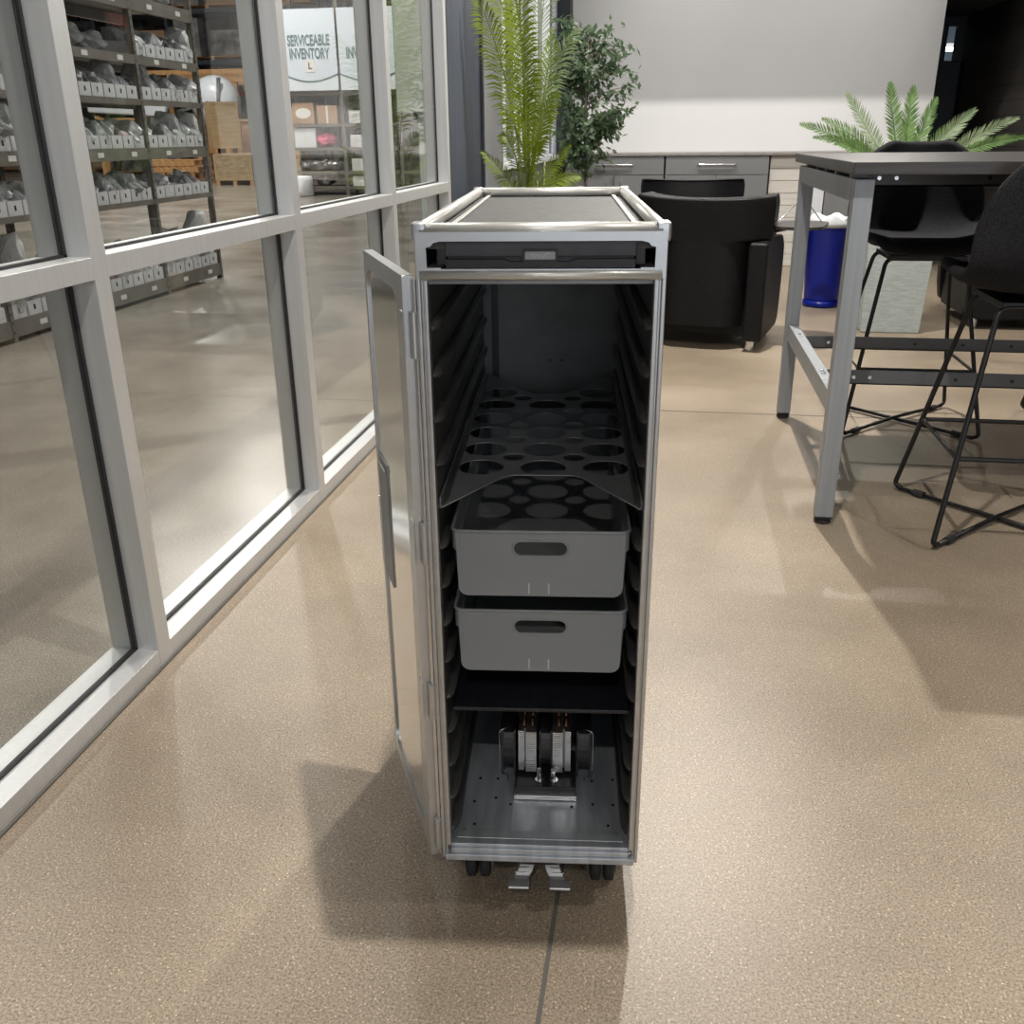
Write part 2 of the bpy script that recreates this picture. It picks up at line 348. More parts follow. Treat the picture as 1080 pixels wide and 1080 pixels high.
# solid part of the left wall beyond the glazing : slate door, grey wall with a bright window, dark pilaster at the corner
d1 = struct('door_1', box(nb(), XW-.05, XW-.01, 4.87, 5.73, .01, 2.4), 'slate', bev=.002)
obj('door_frame', box(box(nb(), XW-.08, XW+.001, 4.861, 4.87, 0, 2.4), XW-.08, XW+.004, 5.735, 5.775, 0, 2.4), 'dark_frame', d1)
obj('door_header', box(nb(), XW-.08, XW, 4.861, 5.775, 2.4, 3.2), 'slate', d1)
WY0, WY1, WZ0, WZ1 = 6.45, 9.45, .95, 2.9
bm = nb(); box(bm, XO, XW, 5.775, WY0, 0, 3.2); box(bm, XO, XW, WY1, 9.8, 0, 3.2); box(bm, XO, XW, WY0, WY1, 0, WZ0); box(bm, XO, XW, WY0, WY1, WZ1, 3.2)
struct('wall_left', bm, 'grey_wall')
w = struct('window_20', box(nb(), XO+.01, XO+.02, WY0, WY1, WZ0, WZ1), 'window_white')
bm = nb()
for k in range(5):
    y = WY0+(WY1-WY0)*k/4; box(bm, XO+.02, XW+.012, y-.025, y+.025, WZ0, WZ1)
box(bm, XO+.02, XW+.03, WY0-.03, WY1+.03, WZ0-.03, WZ0+.01)
obj('window_frame', bm, 'white_plastic', w)
bm = nb()
for k in range(34):
    y = WY0+.06+k*.085; box(bm, XO+.035, XO+.075, y, y+.006, WZ0+.02, WZ1)
obj('blind_slats', bm, 'cabinet', w)
struct('trim_40', box(nb(), XW, -.985, 9.35, 9.6, 0, 3.2), 'dark_frame')
WX = 2.245
struct('wall_back', box(nb(), XW, WX, 9.6, 9.75, 0, 3.2), 'white_wall')
struct('wall_right', box(nb(), 2.84, 3.0, 6.4, 11.6, 0, 3.2), 'brick')
struct('wall_far_right', box(nb(), 3.0, 6, 6.4, 6.6, 0, 3.2), 'brick')
struct('wall_side', box(nb(), 5.9, 6.05, -5, 6.4, 0, 3.2), 'grey_wall')
struct('wall_front', box(nb(), XG, 6, -5.1, -4.95, 0, 3.2), 'grey_wall')
w = struct('window_30', box(nb(), -.2, 4.6, -4.94, -4.93, .3, 2.7), 'daylight')
bm = nb()
for k in range(5): box(bm, -.23+k*1.2, -.17+k*1.2, -4.95, -4.9, .25, 2.75)
box(bm, -.23, 4.63, -4.95, -4.9, .25, .31); box(bm, -.23, 4.63, -4.95, -4.9, 2.69, 2.75); obj('window_frame', bm, 'alu', w)
struct('added_shade_beam', box(nb(), XW, WX, 8.5, 8.62, 2.5, 3.2), 'ceil')  # unseen beam, added to keep downlights off the upper back wall
struct('wall_left_behind', box(nb(), XO, XW, -5, -.38, 0, 3.2), 'grey_wall')
struct('ceiling', box(nb(), XO, 6, -5, 9.75, 3.2, 3.3), 'ceil')
struct('ceiling_corridor', box(nb(), WX, 2.84, 7.0, 11.6, 2.2, 2.3), 'ceil_dark')
# corridor end: dark panelling with an internal window into a lit blue grey room
bm = nb(); box(bm, 1.9, 2.66, 11.2, 11.3, 0, 2.4); box(bm, 2.66, 2.84, 11.2, 11.3, 0, 1.79); box(bm, 2.66, 2.84, 11.2, 11.3, 2.11, 2.4); box(bm, 2.1, 2.245, 9.75, 11.2, 0, 2.4)
struct('wall_corridor', bm, 'slate')
w = struct('window_21', box(nb(), 2.66, 2.84, 11.24, 11.245, 1.79, 2.11), 'glass')
bm = nb(); box(bm, 2.655, 2.668, 11.18, 11.2, 1.78, 2.12); box(bm, 2.66, 2.84, 11.17, 11.2, 1.78, 1.795); obj('window_frame', bm, 'dark_frame', w)
bm = nb(); box(bm, 1.6, 4.2, 13.4, 13.5, 0, 3.2); box(bm, 1.6, 4.2, 11.3, 13.4, 2.75, 2.8)
struct('wall_far_room', bm, 'room_blue')
t = thing('tube_light', 'bright white tube light seen through the small window in the dark corridor', 'light', (3.0, 12.6, 2.0))
obj('tube', cyl(nb(), (-.14, 0, 0), (.14, 0, 0), .02), 'lampglow', t); obj('housing', box(nb(), -.16, .16, -.03, .03, .02, .06), 'white_plastic', t)
obj('cord', box(box(nb(), -.1, -.095, -.003, .003, .06, .75), .095, .1, -.003, .003, .06, .75), 'steel', t)
lamp('far_room_light', (3.0, 12.2, 2.6), 14, .4)
# ceiling lamps, the pair added by the back wall among them
for k, (x, y, e) in enumerate(ROOM_LAMPS):
    t = thing('ceiling_downlight', 'round recessed ceiling downlight above the grey concrete floor', 'light', (x, y, CEIL), group='recessed ceiling downlights')
    obj('trim_ring', lathe(nb(), [(.13, -.012), (.15, -.012), (.15, 0), (.13, 0)], seg=24), 'white_plastic', t)
    obj('diffuser', lathe(nb(), [(.001, -.008), (.128, -.008), (.128, -.004), (.001, -.004)]), 'lampglow', t)
# warehouse shell
struct('wall_warehouse_back', box(nb(), -32, XO, 44.8, 45, 0, 9), 'whwall')
struct('wall_warehouse_left', box(nb(), -32.2, -32, -5, 45, 0, 9), 'whwall')
struct('wall_warehouse_front', box(nb(), -32, XO, -5.2, -5, 0, 9), 'whwall')
struct('ceiling_warehouse', box(nb(), -32, XO, -5, 45, 9, 9.1), 'ceil')
struct('wall_warehouse_right', box(nb(), XO-.02, XO, 4.8, 45, 3.3, 9), 'whwall')
struct('wall_warehouse_side', box(nb(), -1.24, -1.222, 9.8, 45, 0, 3.3), 'whwall')
for k, (x, y, e) in enumerate(WH_LAMPS):  # the lamp added for the near rack gets a fixture too
    t = thing('high_bay_lamp', 'round high bay lamp hanging from the warehouse roof', 'light', (x, y, WCEIL-.7), group='high bay lamps')
    obj('lens', lathe(nb(), [(.01, 0), (.24, 0), (.24, .01), (.01, .01)]), 'lampglow', t)
    obj('reflector', lathe(nb(), [(.26, .0), (.27, 0), (.12, .3), (.05, .36), (.05, .34), (.1, .29)]), 'steel', t)
    obj('hanger', cyl(nb(), (0, 0, .35), (0, 0, 1.5), .012), 'black_metal', t)
# small enclosure beside the glass wall in the warehouse (pale bulkhead over a pale panel)
struct('wall_enclosure', box(nb(), -2.80, XO-.03, 10.0, 10.2, 1.36, 4.2), 'pale_green')
struct('wall_enclosure_panel', box(nb(), -2.60, XO-.03, 10.05, 10.2, 0, 1.36), 'pale_green')

# ------------------------------------------------------------------ galley cart
CX, CY, CR = -.1528, 1.1431, .1068
cart = thing('galley_cart', 'tall narrow silver aircraft galley cart with its door swung open', 'galley cart', (CX, CY, 0), CR)
HW = .151; D = .812; ZB = .08
bm = nb(); box(bm, -HW, -HW+.006, .012, D, ZB, 1.0); obj('side_panel', bm, 'silver', cart, bev=.001)
bm = nb(); box(bm, HW-.006, HW, .012, D, ZB, 1.0); obj('side_panel', bm, 'silver', cart, bev=.001)
obj('back_panel', box(nb(), -.139, .139, D-.008, D, ZB, 1.0), 'inner_sheet', cart)
bm = nb(); box(bm, -.1445, .1445, .012, D-.01, .085, .104)
bs = obj('base_sheet', bm, 'base_sheet', cart)
for x, y in [(-.12, .03), (.12, .03), (-.105, .045), (.108, .05), (-.11, .1), (.085, .1), (.118, .1), (-.075, .11), (-.05, .095), (.05, .093), (-.105, .16), (-.075, .16), (.085, .16), (.12, .165)]:
    obj('rivet', lathe(nb(), [(.0025, .104), (.0025, .1055), (.001, .106)], (x, y, 0), 8), 'black_plastic', bs)
bm = nb(); box(bm, -.1445, .1445, .012, D-.01, .957, .964); obj('drawer_deck', bm, 'greysheet', cart)
# dark liners and moulded runners
for s in (-1, 1):
    bm = nb(); box(bm, min(s*.1445, s*.1385), max(s*.1445, s*.1385), .013, D-.01, .105, .956)
    ln = obj('side_liner', bm, 'liner', cart)
    for k in range(14):
        z = .112+.0607*k+.0
        prof = []
        L0, L1 = .022, .775
        bm = nb(); pts = []; rr = []
        for t, q in ((0, .0015), (.006, .007), (.016, .0105), (.03, .012)): pts.append((s*(.1385), L0+t, z)); rr.append(q)
        for t, q in ((.03, .012), (.016, .0105), (.006, .007), (0, .0015)): pts.append((s*(.1385), L1-t, z)); rr.append(q)
        tube(bm, pts, rr, 10, fl=.75)
        obj('runner', bm, 'runner', ln, smooth=True)
obj('back_strip', box(nb(), -.122, -.108, D-.014, D-.009, .11, .95), 'black_plastic', cart)
for x, z in ((.0, .685), (.025, .685)): obj('vent_hole', cyl(nb(), (x, D-.0095, z), (x, D-.0075, z), .0025, 8), 'black_plastic', cart)
# front frame : ridged posts, grooved sill, header with gussets
for s in (-1, 1):
    bm = nb(); a, b = sorted((s*.1455, s*.151)); box(bm, a, b, -.004, .012, ZB, 1.008)
    a, b = sorted((s*.1365, s*.1425)); box(bm, a, b, -.006, .012, ZB+.025, .966)
    a, b = sorted((s*.142, s*.146)); box(bm, a, b, -.001, .012, ZB+.003, 1.0)
    obj('front_post', bm, 'silver', cart, bev=.0012)
bm = nb(); box(bm, -.1455, .1455, -.010, .004, ZB, .091); box(bm, -.1365, .1365, -.006, .012, .091, .1); box(bm, -.1365, .1365, -.002, .012, .1, .1065); box(bm, -.13, .13, .012, .03, .104, .1065)
obj('sill', bm, 'base_sheet', cart, bev=.0015)
bm = nb()
outl = [(-.149, .9665), (.149, .9665), (.149, 1.02), (-.149, 1.02)]
hole = [(-.136, .9775), (.136, .9775), (.1365, 1.0025), (.131, 1.0035), (.128, 1.0075), (.12, 1.0095), (-.12, 1.0095), (-.128, 1.0075), (-.131, 1.0035), (-.1365, 1.0025)]
me = flat(outl, [hole], .009, XZ(-.0035)); obj('header_frame', me, 'silver', cart)
bm = nb(); tube(bm, [(-.145, -.006, .970), (.145, -.006, .970)], .0062, 12); obj('drawer_rail', bm, 'cream_rim', cart, smooth=True)
for s in (-1, 1): obj('rail_stop', box(nb(), s*.128-.009, s*.128+.009, -.006, .05, .976, .979), 'silver', cart, bev=.001)
# top rim : four rounded bars with corner caps round a dark recessed plate
RZ = 1.0215
for k, (a, b) in enumerate((((-.144, .002), (.144, .002)), ((-.144, D-.004), (.144, D-.004)), ((-.144, .002), (-.144, D-.004)), ((.144, .002), (.144, D-.004)))):
    bm = nb(); tube(bm, [(a[0], a[1], RZ), (b[0], b[1], RZ)], .0088, 14); obj('top_rim', bm, 'cream_rim', cart, smooth=True)
bm = nb(); box(bm, -.1455, .1455, .001, D-.003, 1.0, 1.013); obj('top_plate', bm, 'topplate', cart)
for s in (-1, 1):
    bm = nb(); a, b = sorted((s*.126, s*.119)); box(bm, a, b, .008, D-.012, 1.013, 1.0165); obj('top_trim', bm, 'cream_rim', cart, bev=.001)
for s in (-1, 1):
    for y in (.003, D-.005):
        bm = nb(); box(bm, s*.1445-.0095, s*.1445+.0095, y-.0095, y+.0095, 1.008, 1.0315); obj('corner_cap', bm, 'silver', cart, bev=.004)
# shallow drawer in the top slot
dr = obj('drawer', box(box(nb(), -.112, .112, .004, .7, .979, .9985), -.114, .114, -.002, .006, .991, 1.0088), 'drawer_plastic', cart, bev=.0012)
bm = nb(); me = flat([(-.113, .9785), (.113, .9785), (.113, .9885), (.042, .9885), (.036, .9855), (-.036, .9855), (-.042, .9885), (-.113, .9885)], [], .008, XZ(-.003))
obj('drawer_lip', me, 'black_plastic', dr)
for s in (-1, 1): obj('slide_block', box(nb(), min(s*.113, s*.126), max(s*.113, s*.126), .004, .2, .98, 1.006), 'black_plastic', dr, bev=.002)
obj('latch_surround', flat(rrect(-.021, .021, .9855, 1.0, .002), [], .004, XZ(-.005)), 'black_plastic', dr)
lt = obj('latch', flat(rrect(-.018, .018, .9885, .9975, .0015), [], .003, XZ(-.0068)), 'greysheet', dr, label='small grey metal latch plate with faint script lettering')
sp = [(-.011, .991), (-.009, .9955), (-.0065, .991), (-.004, .9945), (-.001, .9915), (.002, .995), (.004, .9915), (.008, .9955), (.012, .9945)]
obj('lettering', tube(nb(), [(x, -.0086, z) for x, z in sp], .00035, 5), 'silver', lt)
# door, hinged on the left post and folded back along the cart
ang = math.atan2(.284, -.105)
T = Matrix.Translation((-.1575, .0, 0)) @ Matrix.Rotation(ang, 4, 'Z')
def dflat(outl, holes, th, off): return flat(outl, holes, th, T @ Matrix.Translation((0, off, 0)) @ Matrix.Rotation(PI/2, 4, 'X'))
DW = .302
door = obj('door', dflat([(.004, .083), (DW, .083), (DW, .966), (.004, .966)], [], .008, .0), 'silver', cart, label='open silver cart door folded back with polished inner panel')
obj('door_frame', dflat([(.002, .081), (DW+.002, .081), (DW+.002, .969), (.002, .969)], [rrect(.045, DW-.013, .10, .945, .03)], .014, .004), 'silver', door, bev=.001)
obj('inner_panel', dflat(rrect(.047, DW-.015, .102, .943, .03), [], .003, .0065), 'mirror', door)
bm = nb(); box(bm, DW-.085, DW-.01, .007, .0105, .445, .655, T); lp = obj('latch_plate', bm, 'greysheet', door, bev=.001, label='grey latch plate on the free edge of the open door')
bm = nb(); box(bm, DW-.08, DW-.015, .0105, .0125, .64, .646, T); box(bm, DW-.006, DW+.006, -.006, .012, .455, .575, T); obj('latch_bar', bm, 'steel', lp, bev=.001)
for za, zb in ((.868, .926), (.585, .645), (.335, .395), (.10, .155)):
    bm = nb(); cyl(bm, (-.1555, -.004, za), (-.1555, -.004, zb), .0052, 12); box(bm, 0.0, .022, .0105, .0125, za, zb, T)
    obj('hinge', bm, 'silver', door, bev=.0008)
bm = nb(); cyl(bm, (-.154, -.002, .085), (-.154, -.002, .965), .0028, 8); obj('hinge_pin', bm, 'steel', door)
# underside : chassis, casters, brake pedals
obj('chassis', box(nb(), -.12, .12, .03, D-.03, .064, .08), 'black_plastic', cart)
for sx in (-1, 1):
    for sy in (.055, D-.055):
        bm = nb(); box(bm, sx*.1-.022, sx*.1+.022, sy-.022, sy+.022, .056, .064); box(bm, sx*.1-.024, sx*.1-.021, sy-.015, sy+.015, .02, .06); box(bm, sx*.1+.021, sx*.1+.024, sy-.015, sy+.015, .02, .06)
        c = obj('caster', bm, 'greysheet', cart, bev=.001)
        for w_ in (-.011, .011):
            bm = nb(); tube(bm, [(sx*.1+w_-.0085, sy, .03), (sx*.1+w_-.006, sy, .03), (sx*.1+w_+.006, sy, .03), (sx*.1+w_+.0085, sy, .03)], [.024, .03, .03, .024], 20); obj('wheel', bm, 'rubber', c, smooth=True)
for s in (-1, 1):
    cxp = s*.0185
    bm = nb(); poly = [(.0, .078), (-.028, .05), (-.045, .041), (-.063, .037), (-.063, .033), (-.045, .036), (-.026, .045), (.004, .074)]
    # profile in (v,z); widened toward the outside at the toe
    secs = [(.04, .072, 0), (.016, .060, 0), (.006, .053, .003), (-.002, .047, .008), (-.008, .045, .012)]
    vs = []
    for (v, z, o_) in secs:
        a = cxp-.011+s*o_; b = cxp+.011+s*o_
        vs.append([bm.verts.new((a, v, z)), bm.verts.new((b, v, z)), bm.verts.new((b, v, z-.004)), bm.verts.new((a, v, z-.004))])
    for A, B in zip(vs, vs[1:]):
        for k in range(4): bm.faces.new((A[k], A[(k+1) % 4], B[(k+1) % 4], B[k]))
    bm.faces.new(vs[0]); bm.faces.new(vs[-1])
    pd = obj('brake_pedal', bm, 'silver', cart)
    c = cxp+s*.0135
    bm = nb(); box(bm, c-.0165, c+.0165, -.026, -.005, .040, .0455); obj('pedal_pad', bm, 'silver', pd, bev=.002)
    bm = nb()
    for k in range(4): box(bm, cxp-.009+s*k*.0035, cxp+.009+s*k*.0035, .020-.0065*k, .0215-.0065*k, .062-.0042*k, .0638-.0042*k)
    obj('tread', bm, 'steel', pd)
bm = nb(); box(bm, -.03, .03, .01, .06, .058, .068); obj('pedal_mount', bm, 'black_plastic', cart)

CM = Matrix.Translation((CX, CY, 0)) @ Matrix.Rotation(CR, 4, 'Z')
def cartpos(u, v, z): p = CM @ Vector((u, v, z)); return (p.x, p.y, p.z)
# perforated bottle tray
rack = thing('bottle_tray', 'dark metal tray with three rows of round holes in the middle of the cart', 'tray', cartpos(0, 0, .659), CR)
out = [(-.1365, .02), (-.133, .02), (-.058, .143), (-.048, .150), (-.038, .152), (.038, .152), (.048, .150), (.058, .143), (.133, .02), (.1365, .02), (.1365, .795), (.125, .785), (.06, .66), (.03, .625), (-.03, .625), (-.06, .66), (-.125, .785), (-.1365, .795)]
holes = []
for k in range(6):
    for u in (-.094, 0, .094):
        if k == 5 and u == 0: continue
        if k == 5 and u == 0: continue
        holes.append(circ(u, .186+.0885*k, .0345))
for k in range(5):
    for u in (-.047, .047): holes.append(circ(u, .2345+.0885*k, .0175, 20))
obj('sheet', flat(out, holes, .0012), 'tray_metal', rack)
for s in (-1, 1): obj('side_lip', box(nb(), min(s*.1365, s*.1353), max(s*.1365, s*.1353), .024, .795, 0, .012), 'tray_metal', rack)
# open plastic bins
def make_bin(label, z, tilt=0):
    t = thing('plastic_bin', label, 'bin', cartpos(0, .028, z), CR, 'grey plastic bins inside the cart')
    H = .102; L = .62
    bm = nb(); th = .0028
    def ring(w, y0, y1, zz, r): return [(x, y, zz) for x, y in rrect(-w, w, y0, y1, r, 4)]
    levels = [(.1125, .010, L-.01, .0, .02), (.1165, .004, L-.004, .006, .018), (.1185, .001, L-.001, .066, .012), (.1215, -.0005, L, .070, .012), (.1215, -.0005, L, .098, .012)]
    rings = [[bm.verts.new(p) for p in ring(*l)] for l in levels]
    n = len(rings[0])
    # front wall faces (centre of the -y side) are left out and replaced by a panel with the handle slot
    for A, B in zip(rings, rings[1:]):
        for k in range(n):
            a, b = A[k], A[(k+1) % n]
            if a.co.y < .02 and b.co.y < .02 and abs(a.co.x-b.co.x) > .1: continue
            bm.faces.new((a, b, B[(k+1) % n], B[k]))
    bm.faces.new(rings[0])
    o = obj('body', bm, 'bin_plastic', t, solid=th)
    front = flat([(-.103, .0), (.103, .0), (.109, .002), (.1135, .007), (.115, .013), (.117, .098), (-.117, .098), (-.115, .013), (-.1135, .007), (-.109, .002)], [rrect(-.0365, .0365, .063, .083, .0098, 6)], .0028, XZ(.0))
    obj('front_wall', front, 'bin_plastic', t)
    fr = rrect(-.0385, .0385, .061, .085, .0118, 6)
    obj('handle_rim', tube(nb(), [(x, -.001, z_) for x, z_ in fr], .0016, 6, closed=True), 'bin_plastic', t, smooth=True)
    rm = rrect(-.1225, .1225, -.002, L+.001, .013, 4)
    obj('rim', tube(nb(), [(x, y, .0985) for x, y in rm], .0024, 6, closed=True), 'bin_plastic', t, smooth=True)
    bm = nb()
    for x in (-.016, .012): box(bm, x-.0008, x+.0008, -.0026, -.001, .004, .02)
    obj('moulding_marks', bm, 'white_plastic', t)
    return t
make_bin('upper of the two grey plastic bins with a handle slot inside the cart', .523)
make_bin('lower of the two grey plastic bins, directly above the black shelf', .401)
t = tag(obj('shelf_board', box(nb(), -.130, .130, .03, .76, 0, .006), 'black_board', bev=.001, loc=cartpos(0, 0, .328), rot=(0, 0, CR)), 'glossy black shelf board below the two grey bins', 'shelf')
# heat sink with three fans
hs = thing('heat_sink', 'silver finned heat sink with three black fans on the cart base', 'heat sink', cartpos(.006, .0, .105), CR)
obj('base_block', box(nb(), -.050, .051, .112, .215, 0, .022), 'black_plastic', hs, bev=.0015)
bm = nb(); box(bm, -.051, .052, .106, .118, 0.001, .0045); box(bm, -.051, .052, .106, .113, .0055, .009); obj('base_edge', bm, 'fin', hs, bev=.0005)
for x0, flip in ((-.045, 0), (.012, 1)):
    for k, (a, b) in enumerate(((0, .0095), (.0125, .030)) if not flip else ((0, .0165), (.0205, .030))):
        bm = nb()
        for j in range(22):
            z = .030+.0036*j; box(bm, x0+a, x0+b, .142 if (b-a) > .012 else .146, .235, z, z+.0024)
        box(bm, x0+a+.001, x0+b-.001, .15, .23, .030, .1075)
        obj('fin_stack', bm, 'fin', hs)
    bm = nb(); box(bm, x0+.001, x0+.029, .155, .225, .030, .107); obj('fin_core', bm, 'greysheet', hs)
for x in (-.036, -.022, .022, .034):
    for y in (.165, .195):
        obj('heat_pipe', tube(nb(), rounded([(x*.6, y, .018), (x, y, .035), (x, y, .122)], .01), .0032, 8), 'copper', hs, smooth=True)
for xc, wd in ((-.0615, .024), (.0005, .022), (.0635, .024)):
    bm = nb()
    TY = Matrix.Translation((xc, .190, .064)) @ Matrix.Rotation(PI/2, 4, 'Z') @ Matrix.Rotation(PI/2, 4, 'X')
    for e in (-wd/2, wd/2-.003):
        me = flat(rrect(-.046, .046, -.046, .046, .008), [circ(0, 0, .042, 32)], .003, TY @ Matrix.Translation((0, 0, e+.0015))); addmesh(bm, me)
    lathe(bm, [(.0435, -wd/2), (.0445, -wd/2), (.0445, wd/2), (.0435, wd/2)], seg=32, T=TY)
    f = obj('fan', bm, 'black_plastic', hs)
    bm = nb(); lathe(bm, [(.012, -wd/2+.003), (.014, wd/2-.004), (.001, wd/2-.003)], seg=16, T=TY)
    for k in range(9):
        a = 2*PI*k/9; R = TY @ Matrix.Rotation(a, 4, 'Z')
        vs = [bm.verts.new(R @ Vector(v)) for v in ((.013, -.003, -.006), (.041, -.010, -.008), (.041, .010, .007), (.013, .004, .006))]; bm.faces.new(vs)
    obj('fan_blades', bm, 'drawer_plastic', f)
for x in (-.0765, .0785):
    s = -1 if x < 0 else 1
    obj('wire_clip', tube(nb(), rounded([(x-s*.014, .150, .112), (x, .146, .108), (x, .146, .03), (x-s*.014, .15, .022), (x-s*.012, .15, .01)], .006), .0011, 6), 'steel', hs, smooth=True)
for x in (-.009, .014):
    bm = nb(); cyl(bm, (x, .128, .022), (x, .128, .026), .0075, 14); cyl(bm, (x, .128, .026), (x, .128, .04), .0032, 10)
    for k in range(5): cyl(bm, (x-.004, .136, .024+.004*k), (x+.002, .136, .0255+.004*k), .002, 6)
    obj('mounting_screw', bm, 'steel', hs)

# ------------------------------------------------------------------ bar table
tb = thing('bar_table', 'long high table with dark top on silver grey square tube frame', 'table', (.47, 2.75, 0))
TX0, TX1 = 0, 2.9; TY0, TY1 = 0, 1.32
obj('table_top', box(nb(), TX0, TX1, TY0, TY1, 1.02, 1.052), 'table_top', tb, bev=.002)
q = .052
for nx, x in enumerate((.014, 2.82)):
    for y in (.04, 1.22):
        lg = obj('leg', box(nb(), x, x+q, y, y+q, .025, 1.008 if True else 0), 'table_frame', tb, bev=.002)
        bm = nb(); lathe(bm, [(.022, 0), (.026, .004), (.026, .012), (.012, .016), (.012, .026)], (x+q/2, y+q/2, 0), 16); box(bm, x+.002, x+q-.002, y+.002, y+q-.002, .018, .026); obj('foot', bm, 'rubber', lg)
    obj('end_bar', box(nb(), x, x+q, .10, 1.22, .948, 1.008), 'table_frame', tb, bev=.002)
    eb = obj('end_stretcher', box(nb(), x+.01, x+q-.005, .10, 1.22, .335, .40), 'table_frame', tb, bev=.002)
    for y in (.36, .40, .97, 1.01): obj('bolt', lathe(nb(), [(.007, .40), (.007, .404), (.003, .405)], (x+.028, y, 0), 8), 'steel', eb)
    for y in (.15, .42, .62, .82, 1.1): obj('spacer', box(nb(), x+.005, x+q-.005, y, y+.02, 1.008, 1.02), 'table_frame', tb)
for y in (.40, .96):
    for z0, z1, m_ in ((.358, .405, 'table_rail'), (.972, 1.02, 'table_rail')):
        bm = nb(); box(bm, .06 if z0 < .9 else .03, 2.83 if z0 < .9 else 2.86, y, y+.004, z0, z1); box(bm, .06, 2.83, y, y+.03, z0, z0+.004)
        rl = obj('rail', bm, m_, tb)
        for k in range(16):
            x = .12+k*.17 if k > 1 else .145+k*.05
            obj('rail_bolt' if k < 2 else 'rail_hole', cyl(nb(), (x, y-.0015, (z0+z1)/2), (x, y+.0005, (z0+z1)/2), .006, 10), 'steel' if k < 2 else 'black_plastic', rl)

# ------------------------------------------------------------------ bar stools
def make_stool(label):
    t = thing('bar_stool', label, 'bar stool', (0, 0, 0), 0, 'bar stools round the high table')
    # shell : grid along profile (v) and across (u)
    prof = [(.235, .70, .18), (.225, .724, .225), (.17, .732, .248), (.06, .722, .256), (-.06, .715, .258), (-.145, .73, .26), (-.20, .79, .262), (-.225, .86, .262), (-.245, .94, .25), (-.262, 1.02, .215), (-.27, 1.065, .165), (-.272, 1.09, .10)]
    nu = 12; bm = nb(); g = []
    for i, (y, z, w) in enumerate(prof):
        row = []
        for k in range(nu+1):
            s = -1+2*k/nu; cup = .04*abs(s)**2.5
            back = max(0, min(1, (z-.76)/.12)) if i > 4 else 0
            yy = y + back*.075*abs(s)**2.2*(1 if z < 1.0 else .8); zz = z + (1-back)*cup*(1 if i > 0 else .3)
            row.append(bm.verts.new((s*w, yy, zz)))
        g.append(row)
    for A, B in zip(g, g[1:]):
        for k in range(nu): bm.faces.new((A[k], A[k+1], B[k+1], B[k]))
    obj('seat_shell', bm, 'fabric', t, sub=1, solid=.034)
    bm = nb()
    secs = []
    lathe(bm, [(.15, 0), (.195, .008), (.205, .018), (.195, .028), (.15, .03)], (0, .03, .712), 20)
    obj('seat_pad', bm, 'fabric', t, smooth=True)
    obj('seat_plate', box(nb(), -.14, .14, -.12, .14, .672, .690), 'black_metal', t, bev=.002)
    for sy in (-1, 1):
        pts = rounded([(-.235, sy*.235, .012), (-.255, sy*.255, .012+.012), (-.145, sy*.115, .675), (.145, sy*.115, .675), (.255, sy*.255, .024), (.235, sy*.235, .012)], .03)
        obj('leg_frame', tube(nb(), pts, .008, 10), 'black_metal', t, smooth=True)
    q = .21*(1) ; z = .265; ins = .255-(.255-.145)*(z/.70); insy = .255-(.255-.115)*(z/.70)
    obj('foot_rest', tube(nb(), [(-ins, -insy, z), (ins, -insy, z), (ins, insy, z), (-ins, insy, z)], .0072, 8, closed=True), 'black_metal', t)
    for s in (-1, 1):
        br_ = obj('cross_brace', tube(nb(), [(-.24, -s*.24, .012), (0, 0, .017+.004*s), (.24, s*.24, .012)], .0075, 8), 'black_metal', t, smooth=True)
        for e in (-1, 1): obj('floor_glide', cyl(nb(), (e*.205, e*s*.205, .0125), (e*.178, e*s*.178, .0135), .0115, 10), 'rubber', br_)
    return t
s1 = make_stool('charcoal bar stool at the far side of the high table, its back above the tabletop')
s1.location = (.965, 3.985, 0); s1.rotation_euler = (0, 0, PI)
dup(s1, (1.045, 2.885, 0), 0, 'charcoal bar stool nearest the camera with its back to us at the table front')
dup(s1, (1.79, 3.98, 0), PI, 'charcoal bar stool mostly cropped by the right frame edge, second along the far side')

